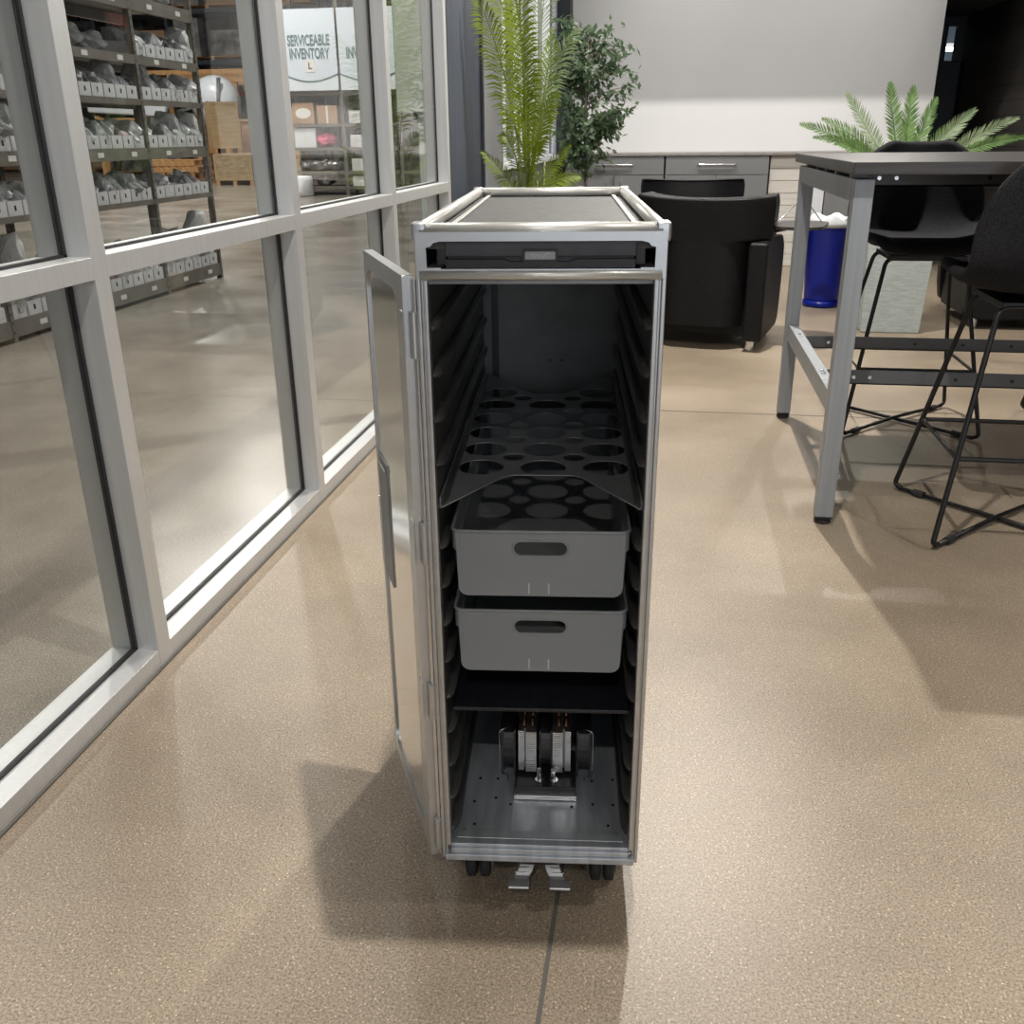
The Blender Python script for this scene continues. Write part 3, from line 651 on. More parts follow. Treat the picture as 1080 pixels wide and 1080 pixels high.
# ------------------------------------------------------------------ armchairs
def make_armchair(label, tablet=False):
    t = thing('armchair', label, 'armchair', (0, 0, 0), 0)
    W2 = .365
    # back: curved slab whose wings wrap forward; local -y is the rear
    bm = nb(); nu = 14
    lv = [(.13, .0, .245), (.45, -.01, .255), (.585, -.012, .262), (.60, -.013, .37), (.78, -.03, .378), (.82, -.036, .372), (.825, -.02, .362)]
    def edge(s, z, off, w): return Vector((s*w, off - .0 + .10*abs(s)**4 + (0), z + .0 - .018*(1-abs(s)**2)*(1 if z > .7 else 0)))
    outer = [[bm.verts.new(edge(-1+2*k/nu, z, o_, w)) for k in range(nu+1)] for z, o_, w in lv]
    inner = [[bm.verts.new(edge(-1+2*k/nu, z, o_, w-.012)+Vector((0, .13+.09*(abs(-1+2*k/nu)**3)*(1 if z > .59 else 0), 0))) for k in range(nu+1)] for z, o_, w in lv]
    for G in (outer, inner):
        for A, B in zip(G, G[1:]):
            for k in range(nu): bm.faces.new((A[k], A[k+1], B[k+1], B[k]))
    for k in range(nu):
        bm.faces.new((outer[-1][k], outer[-1][k+1], inner[-1][k+1], inner[-1][k])); bm.faces.new((outer[0][k], outer[0][k+1], inner[0][k+1], inner[0][k]))
    for e in (0, nu):
        for i in range(len(lv)-1): bm.faces.new((outer[i][e], outer[i+1][e], inner[i+1][e], inner[i][e]))
    obj('backrest', bm, 'leather', t, bev=.012)
    for s in (-1, 1):
        x0, x1 = sorted((s*.262, s*.365)); poly = []
        # arm side profile in (y,z): rounded top sloping to the front
        pr = [(.01, .06), (.56, .06), (.62, .09), (.64, .2), (.655, .44), (.64, .53), (.56, .585), (.40, .60), (.10, .60), (.01, .585)]
        bm = nb(); A = [bm.verts.new((x0, y, z)) for y, z in pr]; B = [bm.verts.new((x1+(.0), y, z)) for y, z in pr]
        for i in range(len(pr)): bm.faces.new((A[i], A[(i+1) % len(pr)], B[(i+1) % len(pr)], B[i]))
        bm.faces.new(A); bm.faces.new(B[::-1]); obj('arm', bm, 'leather', t, bev=.016)
    obj('seat_base', box(nb(), -.258, .258, .10, .62, .07, .30), 'leather', t, bev=.008)
    obj('seat_cushion', box(nb(), -.255, .255, .12, .66, .305, .43), 'leather', t, bev=.03)
    for sx in (-.30, .30):
        for sy in (.06, .56): obj('foot', lathe(nb(), [(.018, 0), (.024, .03), (.024, .062)], (sx, sy, 0), 14), 'steel', t)
    if tablet:
        bm = nb(); poly = rrect(.36, .62, .05, .50, .11, 6); me = flat(poly, [], .016, Matrix.Translation((0, 0, .66))); tt = obj('tablet', me, 'table_top', t, bev=.004, label='dark swivel writing tablet on the right arm')
        obj('tablet_arm', tube(nb(), rounded([(.33, .12, .58), (.33, .12, .63), (.42, .2, .648)], .02), .012, 8), 'black_metal', tt, smooth=True)
        obj('tablet_guard', tube(nb(), rounded([(.37, .12, .67), (.47, .42, .80), (.58, .42, .67)], .04), .0025, 6), 'steel', tt, smooth=True)
    return t
a1 = make_armchair('black leather armchair seen from behind, right of the cart, with a writing tablet', True)
a1.location = (.155, 5.33, 0); a1.rotation_euler = (0, 0, -.24)
a2 = make_armchair('black leather armchair facing us in front of the grey cabinets'); a2.location = (.135, 7.55, 0); a2.rotation_euler = (0, 0, PI+.02)
a3 = make_armchair('black leather armchair behind the high table at the right edge'); a3.location = (2.42, 6.45, 0); a3.rotation_euler = (0, 0, PI/2)

# ------------------------------------------------------------------ back wall cabinets
def cabinet(label, x0, x1, handle=True):
    t = thing('cabinet', label, 'cabinet', (x0, 9.0, 0))
    w = x1-x0; Y = 0
    obj('body', box(nb(), .002, w-.002, .02, .58, .1, .945), 'cabinet', t); obj('plinth', box(nb(), .002, w-.002, .06, .58, 0, .1), 'dark_frame', t)
    d = obj('drawer', box(nb(), .003, w-.003, 0, .02, .79, .94), 'cabinet', t, bev=.002)
    bm = nb(); c = w/2; hw = min(.16, w*.36); tube(bm, rounded([(c-hw, 0, .875), (c-hw, -.03, .875), (c+hw, -.03, .875), (c+hw, 0, .875)], .01), .009, 8); obj('handle', bm, 'steel', d, smooth=True)
    nd = 2 if w > .6 else 1
    for k in range(nd):
        a = .003+k*(w/nd); b = (k+1)*(w/nd)-.003
        dd = obj('door', box(nb(), a, b, 0, .02, .105, .785), 'cabinet', t, bev=.002)
        hx = b-.06 if k == 0 else a+.06
        bm = nb(); tube(bm, rounded([(hx, 0, .74), (hx, -.03, .74), (hx, -.03, .60), (hx, 0, .60)], .01), .006, 8); obj('handle', bm, 'steel', dd, smooth=True)
    return t
cabinet('grey cabinet at the left end of the counter, partly behind the potted tree', -.98, -.09)
cabinet('wide grey cabinet under the white wall, behind the facing armchair', -.08, .82)
cabinet('narrow grey cabinet right of the white boards, behind the blue bin', 1.315, 1.72)
cabinet('grey cabinet at the right end of the counter behind the high table', 1.73, 2.23)
tag(obj('countertop', box(nb(), -.98, 2.235, 8.985, 9.6, .948, .972), 'counter', bev=.002), 'thin grey countertop along the white back wall', 'countertop')
bp = thing('board_panel', 'whitewashed horizontal board panel under the counter between grey cabinets', 'panel', (.83, 9.05, 0))
for k in range(9): obj('board', box(nb(), .005, .36, 0, .02, .105*k+.002, .105*k+.103), 'palewood', bp, bev=.002)
obj('end_panel', box(nb(), .36, .48, -.03, .02, 0, .945), 'white_plastic', bp, bev=.002, label='smooth white upright end panel')
# blue bin
b = thing('waste_bin', 'round blue plastic waste bin with a white liner between armchair and table', 'waste bin', (1.06, 6.9, 0))
bm = nb(); lathe(bm, [(.10, .03), (.112, .03), (.118, .06), (.15, .54), (.155, .545), (.155, .565), (.147, .565), (.143, .54), (.112, .07), (.10, .06)], seg=36); obj('body', bm, 'blue', b, smooth=True)
bm = nb(); lathe(bm, [(.121, .0), (.124, .0), (.124, .045), (.121, .045)], seg=36); obj('base_ring', bm, 'blue', b, smooth=True)
bm = nb(); lathe(bm, [(.151, .55), (.163, .535), (.164, .565), (.158, .60), (.152, .602), (.147, .56)], seg=36)
for v in bm.verts:
    if v.co.z > .58: v.co.z += .014*math.sin(7*math.atan2(v.co.y, v.co.x))
obj('liner', bm, 'white_plastic', b, smooth=True)

# ------------------------------------------------------------------ plants
def bez(p0, p1, p2, n):
    return [(1-t)**2*p0+2*t*(1-t)*p1+t*t*p2 for t in [i/n for i in range(n+1)]]
def frond(name, root, p0, p1, p2, L, n, m, start=.15, wid=.006, droop=.3, up=Vector((0, 0, 1)), face=None, vee=.25, stem_r=.006):
    """feather leaf: rachis plus paired leaflets, one mesh"""
    p0, p1, p2 = map(Vector, (p0, p1, p2)); pts = bez(p0, p1, p2, 24); bm = nb()
    tube(bm, pts, [stem_r*(1-.8*i/24) for i in range(25)], 5)
    rnd = random.Random(hash((round(p0.x*100), round(p2.x*100), round(p2.z*100))) & 0xffff)
    for i in range(n):
        t = start+(1-start)*(i+.5)/n; f = t*24; k = min(23, int(f)); p = pts[k].lerp(pts[k+1], f-k)
        d = (pts[k+1]-pts[k]).normalized()
        fc = Vector(face) if face else Vector((0, -1, .3)); side = d.cross(fc).normalized(); nrm = side.cross(d).normalized()
        s = (t-start)/(1-start); le = L*(math.sin(PI*min(1, .12+s*.84))**.6)*(1-.25*s)*rnd.uniform(.9, 1.1)
        for e in (-1, 1):
            a = rnd.uniform(.85, 1.1)-.45*s
            dr_ = (side*e*math.sin(a)+d*math.cos(a)+nrm*vee).normalized()
            tip = p+dr_*le+Vector((0, 0, -droop*le)); mid = p+dr_*le*.55+Vector((0, 0, -droop*.18*le))
            w = d*wid
            v = [bm.verts.new(p-w*.5), bm.verts.new(p+w*.5), bm.verts.new(mid+w), bm.verts.new(mid-w), bm.verts.new(tip)]
            bm.faces.new((v[0], v[1], v[2], v[3])); bm.faces.new((v[3], v[2], v[4]))
    return obj(name, bm, m, root)
pm = thing('potted_palm', 'tall bright green palm behind the cart in front of the slate door', 'plant', (-.78, 5.3, 0))
obj('pot', lathe(nb(), [(.11, 0), (.12, .01), (.15, .30), (.155, .32), (.14, .32), (.135, .29), (.01, .29)], seg=28), 'dark_frame', pm, smooth=True)
for k, (x, y, h) in enumerate(((-.03, 0, 1.25), (.02, .02, 1.15), (.04, -.03, .95), (-.05, .03, .9), (0, .05, 1.3), (.06, .03, 1.0))):
    obj('stem', tube(nb(), [(x, y, .28), (x*1.3, y, h*.6), (x*1.5, y, h)], [.011, .009, .007], 7), 'stem', pm, smooth=True)
FR = [((-.02, 0, 1.05), (-.02, -.02, 1.48), (-.20, -.03, 1.98), .17, 40, 'palm_leaf'),
      ((-.03, .03, 1.15), (.02, .0, 1.60), (-.16, -.02, 2.25), .18, 40, 'palm_leaf'),
      ((.02, .05, 1.1), (.05, .1, 1.5), (.10, .12, 2.10), .16, 34, 'palm_pale'),
      ((.03, .04, 1.05), (.08, .03, 1.42), (.26, .0, 1.62), .15, 30, 'palm_pale'),
      ((.02, -.02, .92), (.04, -.05, 1.15), (.17, -.08, 1.33), .13, 26, 'palm_leaf'),
      ((.0, -.02, .74), (.06, -.06, .9), (.235, -.08, 1.08), .10, 24, 'palm_leaf'),
      ((-.02, -.02, .76), (-.08, -.05, .93), (-.235, -.04, 1.05), .09, 22, 'palm_leaf'),
      ((-.03, .0, .86), (-.08, .05, 1.12), (-.15, .1, 1.14), .10, 20, 'palm_leaf'),
      ((.03, .05, .80), (.13, .08, .92), (.27, .1, .92), .10, 20, 'palm_leaf'),
      ((0, .0, 1.25), (-.08, .08, 1.9), (-.05, .1, 2.5), .17, 34, 'palm_leaf'),
      ((.01, -.01, .9), (-.02, -.1, 1.2), (-.1, -.2, 1.25), .10, 20, 'palm_leaf'),
      ((.02, .06, 1.0), (.07, .12, 1.25), (.12, .14, 1.36), .12, 22, 'palm_pale')]
FR += [((-.04, .02, 1.0), (-.10, -.04, 1.5), (-.24, -.10, 1.78), .17, 40, 'palm_leaf'), ((-.01, -.04, 1.0), (.03, -.10, 1.45), (-.06, -.14, 1.86), .17, 42, 'palm_leaf'),
       ((.03, .0, .95), (.07, -.02, 1.2), (.14, -.02, 1.62), .15, 34, 'palm_leaf'), ((.0, .05, .78), (-.03, .0, .95), (.08, -.1, 1.12), .10, 22, 'palm_leaf')]
for p0, p1, p2, L, n_, m_ in FR: frond('frond', pm, p0, p1, p2, L*.95, int(n_*1.35), m_, droop=.34, wid=.0042)
# ficus
fc = thing('potted_fig_tree', 'dark green small leaved indoor tree between palm and white wall', 'plant', (-.665, 7.5, 0))
obj('pot', lathe(nb(), [(.14, 0), (.15, .01), (.19, .34), (.195, .36), (.18, .36), (.17, .32), (.01, .32)], seg=28), 'dark_frame', fc, smooth=True)
rn = random.Random(5)
trunk = [(0, 0, .3), (.015, 0, .8), (-.01, .01, 1.2), (.01, 0, 1.5), (.0, 0, 1.74)]
obj('trunk', tube(nb(), rounded(trunk, .2, 4), .011, 8), 'bark_grey', fc, smooth=True)
bmL = nb(); bmB = nb()
def leafq(bm, p, d, n_, le, w):
    s = d.cross(n_).normalized(); v = [bm.verts.new(p), bm.verts.new(p+d*le*.45+s*w), bm.verts.new(p+d*le), bm.verts.new(p+d*le*.45-s*w)]; bm.faces.new(v)
for k in range(84):
    z = rn.uniform(.88, 1.93); prof_ = .36*(1-((z-1.45)/.62)**2)**.5 if abs(z-1.45) < .58 else .12
    a = rn.uniform(0, 2*PI); R = prof_*rn.uniform(.65, 1.15)*(1.1 if math.cos(a) > 0 else .75)
    p0 = Vector((0, 0, min(1.72, z-.12))); p2 = Vector((R*math.cos(a), R*math.sin(a)*.8, z+rn.uniform(-.06, .06))); p1 = (p0+p2)/2+Vector((0, 0, .09))
    br_ = bez(p0, p1, p2, 8); tube(bmB, br_, [.004*(1-.8*i/8) for i in range(9)], 4)
    for j in range(34):
        t = rn.uniform(.35, 1); q = br_[min(8, int(t*8))]+Vector((rn.gauss(0, .03), rn.gauss(0, .03), rn.gauss(0, .028)))
        d = Vector((rn.gauss(math.cos(a)*.5, .6), rn.gauss(math.sin(a)*.5, .6), rn.gauss(-.5, .5))).normalized(); n_ = Vector((rn.gauss(0, .5), rn.gauss(-.4, .5), 1)).normalized()
        leafq(bmL, q, d, n_, rn.uniform(.045, .07), rn.uniform(.012, .017))
obj('branches', bmB, 'bark_grey', fc); obj('foliage', bmL, 'ficus_leaf', fc)
# sago palm in planter
sg = thing('potted_sago_palm', 'low spiky sago palm in a tapered sage planter beyond the high table', 'plant', (1.33, 6.1, 0))
bm = nb(); lv = [(.165, 0), (.168, .01), (.19, .62), (.175, .62), (.172, .585)]
rings = [[bm.verts.new((sx*r, sy*r, z)) for sx, sy in ((-1, -1), (1, -1), (1, 1), (-1, 1))] for r, z in lv]
for A, B in zip(rings, rings[1:]):
    for k in range(4): bm.faces.new((A[k], A[(k+1) % 4], B[(k+1) % 4], B[k]))
bm.faces.new(rings[0]); obj('planter', bm, 'planter', sg, bev=.004)
bm = nb()
for k in range(160):
    x, y = rn.uniform(-.165, .165), rn.uniform(-.165, .165); r = rn.uniform(.008, .015)
    bmesh.ops.create_icosphere(bm, subdivisions=1, radius=r, matrix=Matrix.Translation((x, y, .595+rn.uniform(0, .01))) @ Matrix.Diagonal((1.2, 1, .7, 1)))
box(bm, -.173, .173, -.173, .173, .57, .59); pb = obj('pebbles', bm, 'pebble', sg, smooth=True); pb['kind'] = 'stuff'
bm = nb(); lathe(bm, [(.045, .58), (.075, .61), (.08, .66), (.065, .72), (.045, .80), (.02, .84)], seg=18)
for k in range(70):
    a = k*2.4; z = .6+.22*k/70; r = .07-.03*k/70; d = Vector((math.cos(a), math.sin(a), .5)); p = Vector((r*math.cos(a), r*math.sin(a), z))
    v = [bm.verts.new(p+Vector((-math.sin(a)*.012, math.cos(a)*.012, 0))), bm.verts.new(p-Vector((-math.sin(a)*.012, math.cos(a)*.012, 0))), bm.verts.new(p+d*.03)]; bm.faces.new(v)
obj('trunk', bm, 'bark', sg)
def k_(px, pz, y=0): return (px, y, pz)
SF = [((-.62, -.02, 1.17), (-.28, 0, 1.10), 'sago_leaf', .085), ((-.57, -.25, 1.10), (-.25, -.1, 1.08), 'sago_leaf', .07), ((-.37, .05, 1.33), (-.22, 0, 1.12), 'sago_pale', .085),
      ((-.16, -.05, 1.38), (-.10, 0, 1.15), 'sago_leaf', .09), ((-.02, .0, 1.36), (-.03, 0, 1.15), 'sago_leaf', .09), ((.12, .05, 1.30), (.05, 0, 1.12), 'sago_leaf', .08),
      ((.33, .0, 1.235), (.15, 0, 1.09), 'sago_pale', .085), ((.58, .05, 1.19), (.28, 0, 1.09), 'sago_pale', .08), ((.60, -.1, 1.09), (.3, 0, 1.07), 'sago_leaf', .07),
      ((-.35, .3, 1.06), (-.2, .1, 1.05), 'sago_pale', .08), ((.3, .35, 1.15), (.15, .1, 1.08), 'sago_leaf', .08), ((-.45, .35, 1.2), (-.2, .15, 1.1), 'sago_leaf', .08), ((.05, .4, 1.2), (.05, .2, 1.1), 'sago_leaf', .08)]
for p2, p1, m_, L in SF: frond('frond', sg, (0, 0, .80), p1, p2, L, 52, m_, start=.3, wid=.0048, droop=0, vee=.45, stem_r=.007)
# exit sign
ex = thing('exit_sign', 'red and white exit sign high on the black brick wall', 'sign', (2.83, 8.94, 2.0))
obj('housing', box(nb(), -.03, 0, -.16, .16, .05, .24), 'white_plastic', ex, bev=.003)
me = text_mesh('EXIT', .16, Matrix.Translation((-.031, 0, .15)) @ Matrix.Rotation(-PI/2, 4, 'Z') @ Matrix.Rotation(PI/2, 4, 'X'), .002, .003); obj('lettering', me, 'exit_red', ex)

# ------------------------------------------------------------------ near storage rack behind the glass
RX = -3.85; RD = .6; BAY = .93
SH = [(.03, .13), (.675, .71), (.99, 1.07), (1.36, 1.40), (1.63, 1.69), (1.98, 2.07), (2.40, 2.46)]
posts_y = [7.845-BAY*k for k in range(6)]
ordn = ['far end', 'second', 'third', 'fourth', 'nearest']
def bay(k):
    y1 = posts_y[k]; y0 = y1-BAY
    t = thing('storage_rack', 'brown grey steel shelving behind the glass, %s' % ['last bay at the open aisle end', 'second bay from the aisle end', 'third bay from the aisle end', 'fourth bay from the aisle end', 'bay farthest left behind the glass'][k], 'shelving', (RX, y0, 0))
    ys = (0, BAY) if k == 0 else (0,)
    for y in ys:
        for x in (-.02, -RD+.02):
            bm = nb(); box(bm, x-.02, x+.02, y-.02, y-.016, 0, 2.9); box(bm, x+.016, x+.02, y-.02, y+.02, 0, 2.9)
            p = obj('post', bm, 'rack', t)
            if x > -.1:
                bm = nb()
                for j in range(50): cyl(bm, (.0195, y, .05+j*.055), (.0212, y, .05+j*.055), .005, 6) if False else box(bm, x+.0195, x+.0208, y-.006, y+.006, .05+j*.055, .065+j*.055)
                obj('slots', bm, 'gasket', p)
    for (z0, z1) in SH:
        bm = nb(); box(bm, -.03, .0, .022, BAY-.022, z0, z1-.001); box(bm, -RD, -RD+.03, .022, BAY-.022, z0, z1-.001); box(bm, -RD+.0, -.001, .024, BAY-.024, z1-.015, z1)
        sh = obj('shelf', bm, 'rack', t)
        for yy in (.25, .68):
            obj('shelf_tag', box(nb(), .0, .0015, yy, yy+.07, (z0+z1)/2-.016, (z0+z1)/2+.016), 'label_card', sh) if z1-z0 > .055 else None
    return t
for k in range(5): bay(k)
def cardbin(w, d, h):
    """open fronted card bin mesh: low front, taller back"""
    bm = nb(); t = .004
    box(bm, -t, 0, 0, w, 0, h*.9)
    for y in (0, w-t):
        A = [bm.verts.new(v) for v in ((0, y, 0), (0, y, h*.9), (-d, y, h*1.25), (-d, y, 0))]; B = [bm.verts.new((v.co.x, y+t, v.co.z)) for v in A]
        bm.faces.new(A); bm.faces.new(B[::-1])
        for i in range(4): bm.faces.new((A[i], A[(i+1) % 4], B[(i+1) % 4], B[i]))
    box(bm, -d, -d+t, 0, w, 0, h*1.25); box(bm, -d, 0, 0, w, 0, t)
    me = bpy.data.meshes.new('card_bin'); bmesh.ops.recalc_face_normals(bm, faces=bm.faces[:]); bm.to_mesh(me); bm.free(); me.materials.append(M['cardboard_white']); return me
CB = cardbin(.138, .45, .095)
mlab = bpy.data.meshes.new('bin_label'); bm = nb(); box(bm, .0002, .001, .06, .078, .03, .06); bm.to_mesh(mlab); bm.free(); mlab.materials.append(M['ink'])
def lump(seed, sx, sy, sz):
    r = random.Random(seed); bm = nb(); bmesh.ops.create_icosphere(bm, subdivisions=3, radius=1)
    from mathutils import noise
    for v in bm.verts:
        n_ = noise.noise(v.co*1.6+Vector((seed*3.1, 0, 0)))*.5+noise.noise(v.co*4+Vector((0, seed, 0)))*.2
        v.co *= 1+n_; v.co.x *= sx; v.co.y *= sy; v.co.z *= sz
    zm = min(v.co.z for v in bm.verts)
    for v in bm.verts: v.co.z -= zm
    me = bpy.data.meshes.new('bag'); bm.to_mesh(me); bm.free()
    for f in me.polygons: f.use_smooth = False
    return me
BAGS = []
for i, (m_, d_) in enumerate((('bag_a', (.16, .055, .07)), ('bag_b', (.15, .06, .065)), ('bag_d', (.15, .05, .08)), ('bag_a', (.14, .055, .10)), ('bag_c', (.15, .055, .07)), ('bag_b', (.16, .05, .09)), ('bag_a', (.17, .05, .06)), ('bag_d', (.13, .055, .07)))):
    me = lump(i+1, *d_); me.materials.append(M[m_]); BAGS.append(me)
LBAGS = []
for i, (m_, d_) in enumerate((('bag_a', (.22, .2, .11)), ('bag_b', (.22, .24, .09)), ('bag_a', (.2, .17, .10)), ('bag_c', (.22, .14, .08)), ('bag_d', (.2, .16, .10)))):
    me = lump(i+30, *d_); me.materials.append(M[m_]); LBAGS.append(me)
bagdesc = {0: 'grey bag', 1: 'dark bag', 2: 'pale bag', 3: 'tall grey bag', 4: 'pinkish bag', 5: 'dark upright bag', 6: 'long grey bag', 7: 'pale bag'}
baynames = ['end rack bay', 'second rack bay', 'third rack bay', 'fourth rack bay', 'leftmost rack bay']
shn = ['bottom shelf', 'second shelf', 'third shelf', 'fourth shelf', 'fifth shelf', 'top shelf']
posn = ['leftmost', 'second', 'third', 'fourth', 'fifth', 'rightmost']
rn = random.Random(11)
for k in range(5):
    y1 = posts_y[k]; y0 = y1-BAY
    for si in range(6):
        z = SH[si][1]
        if k > 3 and si > 3: continue
        loose = si in (4,) and k != 0 or (si == 5)
        if loose or (si == 0 and k in (0,) and False):
            yy = y0+.16
            for j in range(3):
                me = LBAGS[rn.randrange(5)]
                o = bpy.data.objects.new('wrapped_part', me); COL.objects.link(o); o.location = (RX-.27, yy+.02, z); o.rotation_euler = (0, 0, rn.uniform(-.3, .3)); s = rn.uniform(.62, .78)
                o.scale = (s, s*.8, s*1.1)
                tag(o, '%s large wrapped part on the %s of the %s' % (['left', 'middle', 'right'][j], shn[si], baynames[k]), 'wrapped part', 'large wrapped parts on the racks')
                yy += .30
            continue
        nbins = 6
        for j in range(nbins):
            if rn.random() < .07 and not (k < 3 and si < 4): continue
            yy = y0+.028+j*.146
            o = bpy.data.objects.new('card_bin', CB); COL.objects.link(o); o.location = (RX-.012, yy, z)
            tag(o, 'white card bin, %s on the %s of the %s' % (posn[j], shn[si], baynames[k]), 'storage bin', 'white card bins on the racks')
            l = bpy.data.objects.new('bin_label', mlab); COL.objects.link(l); l.parent = o
            bi = rn.randrange(8)
            me = BAGS[bi]; b_ = bpy.data.objects.new('bagged_part', me); COL.objects.link(b_); s = rn.uniform(.85, 1.05)
            b_.location = (RX-.175+rn.uniform(-.02, .03), yy+.069, z+.006); b_.scale = (s*.9, s*.95, s*rn.uniform(1.05, 1.35)*(1.75 if si == 0 else 1)); b_.rotation_euler = (0, rn.uniform(.1, .45), rn.uniform(-.1, .1))
            tag(b_, '%s in the %s bin on the %s of the %s' % (bagdesc[bi], posn[j], shn[si], baynames[k]), 'bagged part', 'bagged parts in the card bins')

# ------------------------------------------------------------------ far warehouse goods
def crate(label, loc, dx, dy, dz, rz, m_='osb'):
    t = thing('wooden_crate', label, 'crate', loc, rz)
    obj('body', box(nb(), 0, dx, 0, dy, .12, dz), m_, t, bev=.005)
    bm = nb()
    for a, b in ((0, .1), (dx/2-.05, dx/2+.05), (dx-.1, dx)): box(bm, a, b, 0, dy, 0, .12)
    obj('skids', bm, 'timber', t)
    bm = nb()
    for a in (0, dx-.05): box(bm, a, a+.05, -.02, 0, .12, dz)
    box(bm, .05, dx-.05, -.02, 0, .12, .18); box(bm, .05, dx-.05, -.02, 0, dz-.06, dz); obj('battens', bm, 'plywood', t)
    return t
# lower and upper chipboard crates, about 26 m away
crate('lower chipboard crate of the stacked pair on the warehouse floor', (-11.78, 24.3, 0), 1.0, 1.0, .77, .1)
crate('tall upper chipboard crate stacked on a lower crate in the warehouse', (-11.95, 24.75, .775), .72, .72, 1.25, .62, 'plywood')
crate('brown crate half hidden behind the stacked chipboard crates', (-11.75, 26.0, 0), 1.0, 1.0, 1.62, .1, 'cardboard')
for k in range(4):
    t = thing('pallet', 'wooden pallet, %s in the low pile left of the crates' % ['lowest', 'second from the floor', 'third from the floor', 'topmost'][k], 'pallet', (-13.7-.1*(k % 2), 24.4, .16*k), .05*k, 'pallets in the low pile')
    bm = nb()
    for j in range(7): box(bm, j*.2, j*.2+.14, 0, 1.1, .12, .145)
    obj('deck', bm, 'timber', t); bm = nb()
    for j in (0, .5, 1.0): box(bm, 0, 1.34, j, j+.09, 0, .12)
    obj('bearers', bm, 'timber', t)
of = thing('crate_frame', 'open timber frame round a white dome behind the chipboard crates', 'crate frame', (-16.3, 29.3, 0), .0)
bm = nb()
for x in (0, 1.9, 3.0, 3.45):
    for y in (0, 1.6): box(bm, x, x+.13, y, y+.1, 0, 2.85)
for z in (.1, 2.72, 2.95): box(bm, 0, 3.6, -.03, .0, z, z+.13); box(bm, 0, 3.6, 1.7, 1.73, z, z+.13)
obj('timbers', bm, 'timber', of)
bm = nb(); box(bm, 2.95, 3.05, -.08, -.03, 1.2, 2.75, Matrix.Translation((.3, 0, 0)) @ Matrix.Rotation(.08, 4, 'Y')); obj('brace', bm, 'plywood', of)
rd = thing('radome', 'white domed shell standing in the open timber frame', 'aircraft part', (-13.55, 28.4, 0), .15)
bm = nb(); TY = Matrix.Translation((0, 0, 2.15)) @ Matrix.Rotation(PI/2, 4, 'X'); lathe(bm, [(.72, -.3), (.74, -.25), (.70, 0), (.58, .2), (.38, .34), (.15, .4), (.01, .41)], seg=32, T=TY); obj('shell', bm, 'shell_white', rd, smooth=True)
bm = nb(); box(bm, -.04, .04, -.43, -.30, 1.5, 2.8, Matrix.Rotation(.12, 4, 'Y')); box(bm, -.5, .5, -.44, -.35, 2.02, 2.1, Matrix.Rotation(-.25, 4, 'Y')); obj('strap', bm, 'engine', rd)
obj('stand', box(box(nb(), -.6, -.5, -.2, .2, 0, 1.8), .5, .6, -.2, .2, 0, 1.8), 'timber', rd)
wp = thing('wing_panel', 'long white aircraft panel lying behind the shelf end', 'aircraft part', (-16.3, 28.2, 0), .05)
bm = nb(); prism(bm, [(-1.2, 1.9), (1.2, 1.75), (1.3, 2.05), (.9, 2.5), (.2, 2.75), (-.8, 2.6), (-1.2, 2.3)], 0, .25); obj('panel', bm, 'shell_white', wp, bev=.05)
obj('trestle', box(box(box(nb(), -1, -.9, 0, .3, 0, 1.8), .9, 1.0, 0, .3, 0, 1.8), -1, 1, .0, .3, 1.66, 1.74), 'timber', wp)
# pallet racks at the back, goods on each level
def pallet_rack(label, x0, nb_, y, levels, bw=2.6, seed=1, posts='rack_blue', beam='rack_blue'):
    t = thing('pallet_rack', label, 'pallet rack', (x0, y, 0))
    for k in range(nb_+1):
        bm = nb()
        for yy in (0, 1.1): box(bm, k*bw-.05, k*bw+.05, yy, yy+.08, 0, 7)
        for z in range(7): box(bm, k*bw-.02, k*bw+.02, .05, 1.1, .5+z, .54+z)
        obj('upright', bm, posts, t)
    for k in range(nb_):
        for z in levels:
            bm = nb(); box(bm, k*bw+.05, (k+1)*bw-.05, -.02, .05, z, z+.13); box(bm, k*bw+.05, (k+1)*bw-.05, 1.1, 1.15, z, z+.13); obj('beam', bm, beam, t)
    r = random.Random(seed)
    for k in range(nb_):
        for li, z in enumerate([0]+list(levels)):
            for j in range(2):
                h = r.uniform(.6, 1.15); w_ = r.uniform(.85, 1.1); x = x0+k*bw+.18+j*1.22; m_ = r.choice(['dark_box', 'mid_box', 'dark_box', 'cardboard', 'engine'])
                zz = z+(.13 if li else 0)
                p = thing('stored_load', '%s stored load on the %s, %s bay of the %s pallet rack' % (['left', 'right'][j], ['floor', 'lowest level', 'second level', 'third level'][li], ['first', 'second', 'third', 'fourth', 'fifth', 'sixth'][k], 'rear' if seed == 3 else 'closer'), 'stored goods', (x, y+.05, zz), 0, 'stored loads on the pallet racks')
                obj('pallet', box(box(nb(), 0, w_, 0, 1.0, .10, .13), 0.02, .12, 0, 1, 0, .1), 'timber', p)
                obj('goods', box(nb(), .02, w_-.02, .03, .97, .13, .13+h), m_, p, bev=.03)
pallet_rack('dark pallet rack along the back of the warehouse', -30, 6, 35, [2.6, 4.0, 5.4], seed=3, beam='orange')
pallet_rack('closer dark pallet rack behind the timber frame', -19.2, 3, 32.0, [3.4, 4.9, 6.2], seed=5)

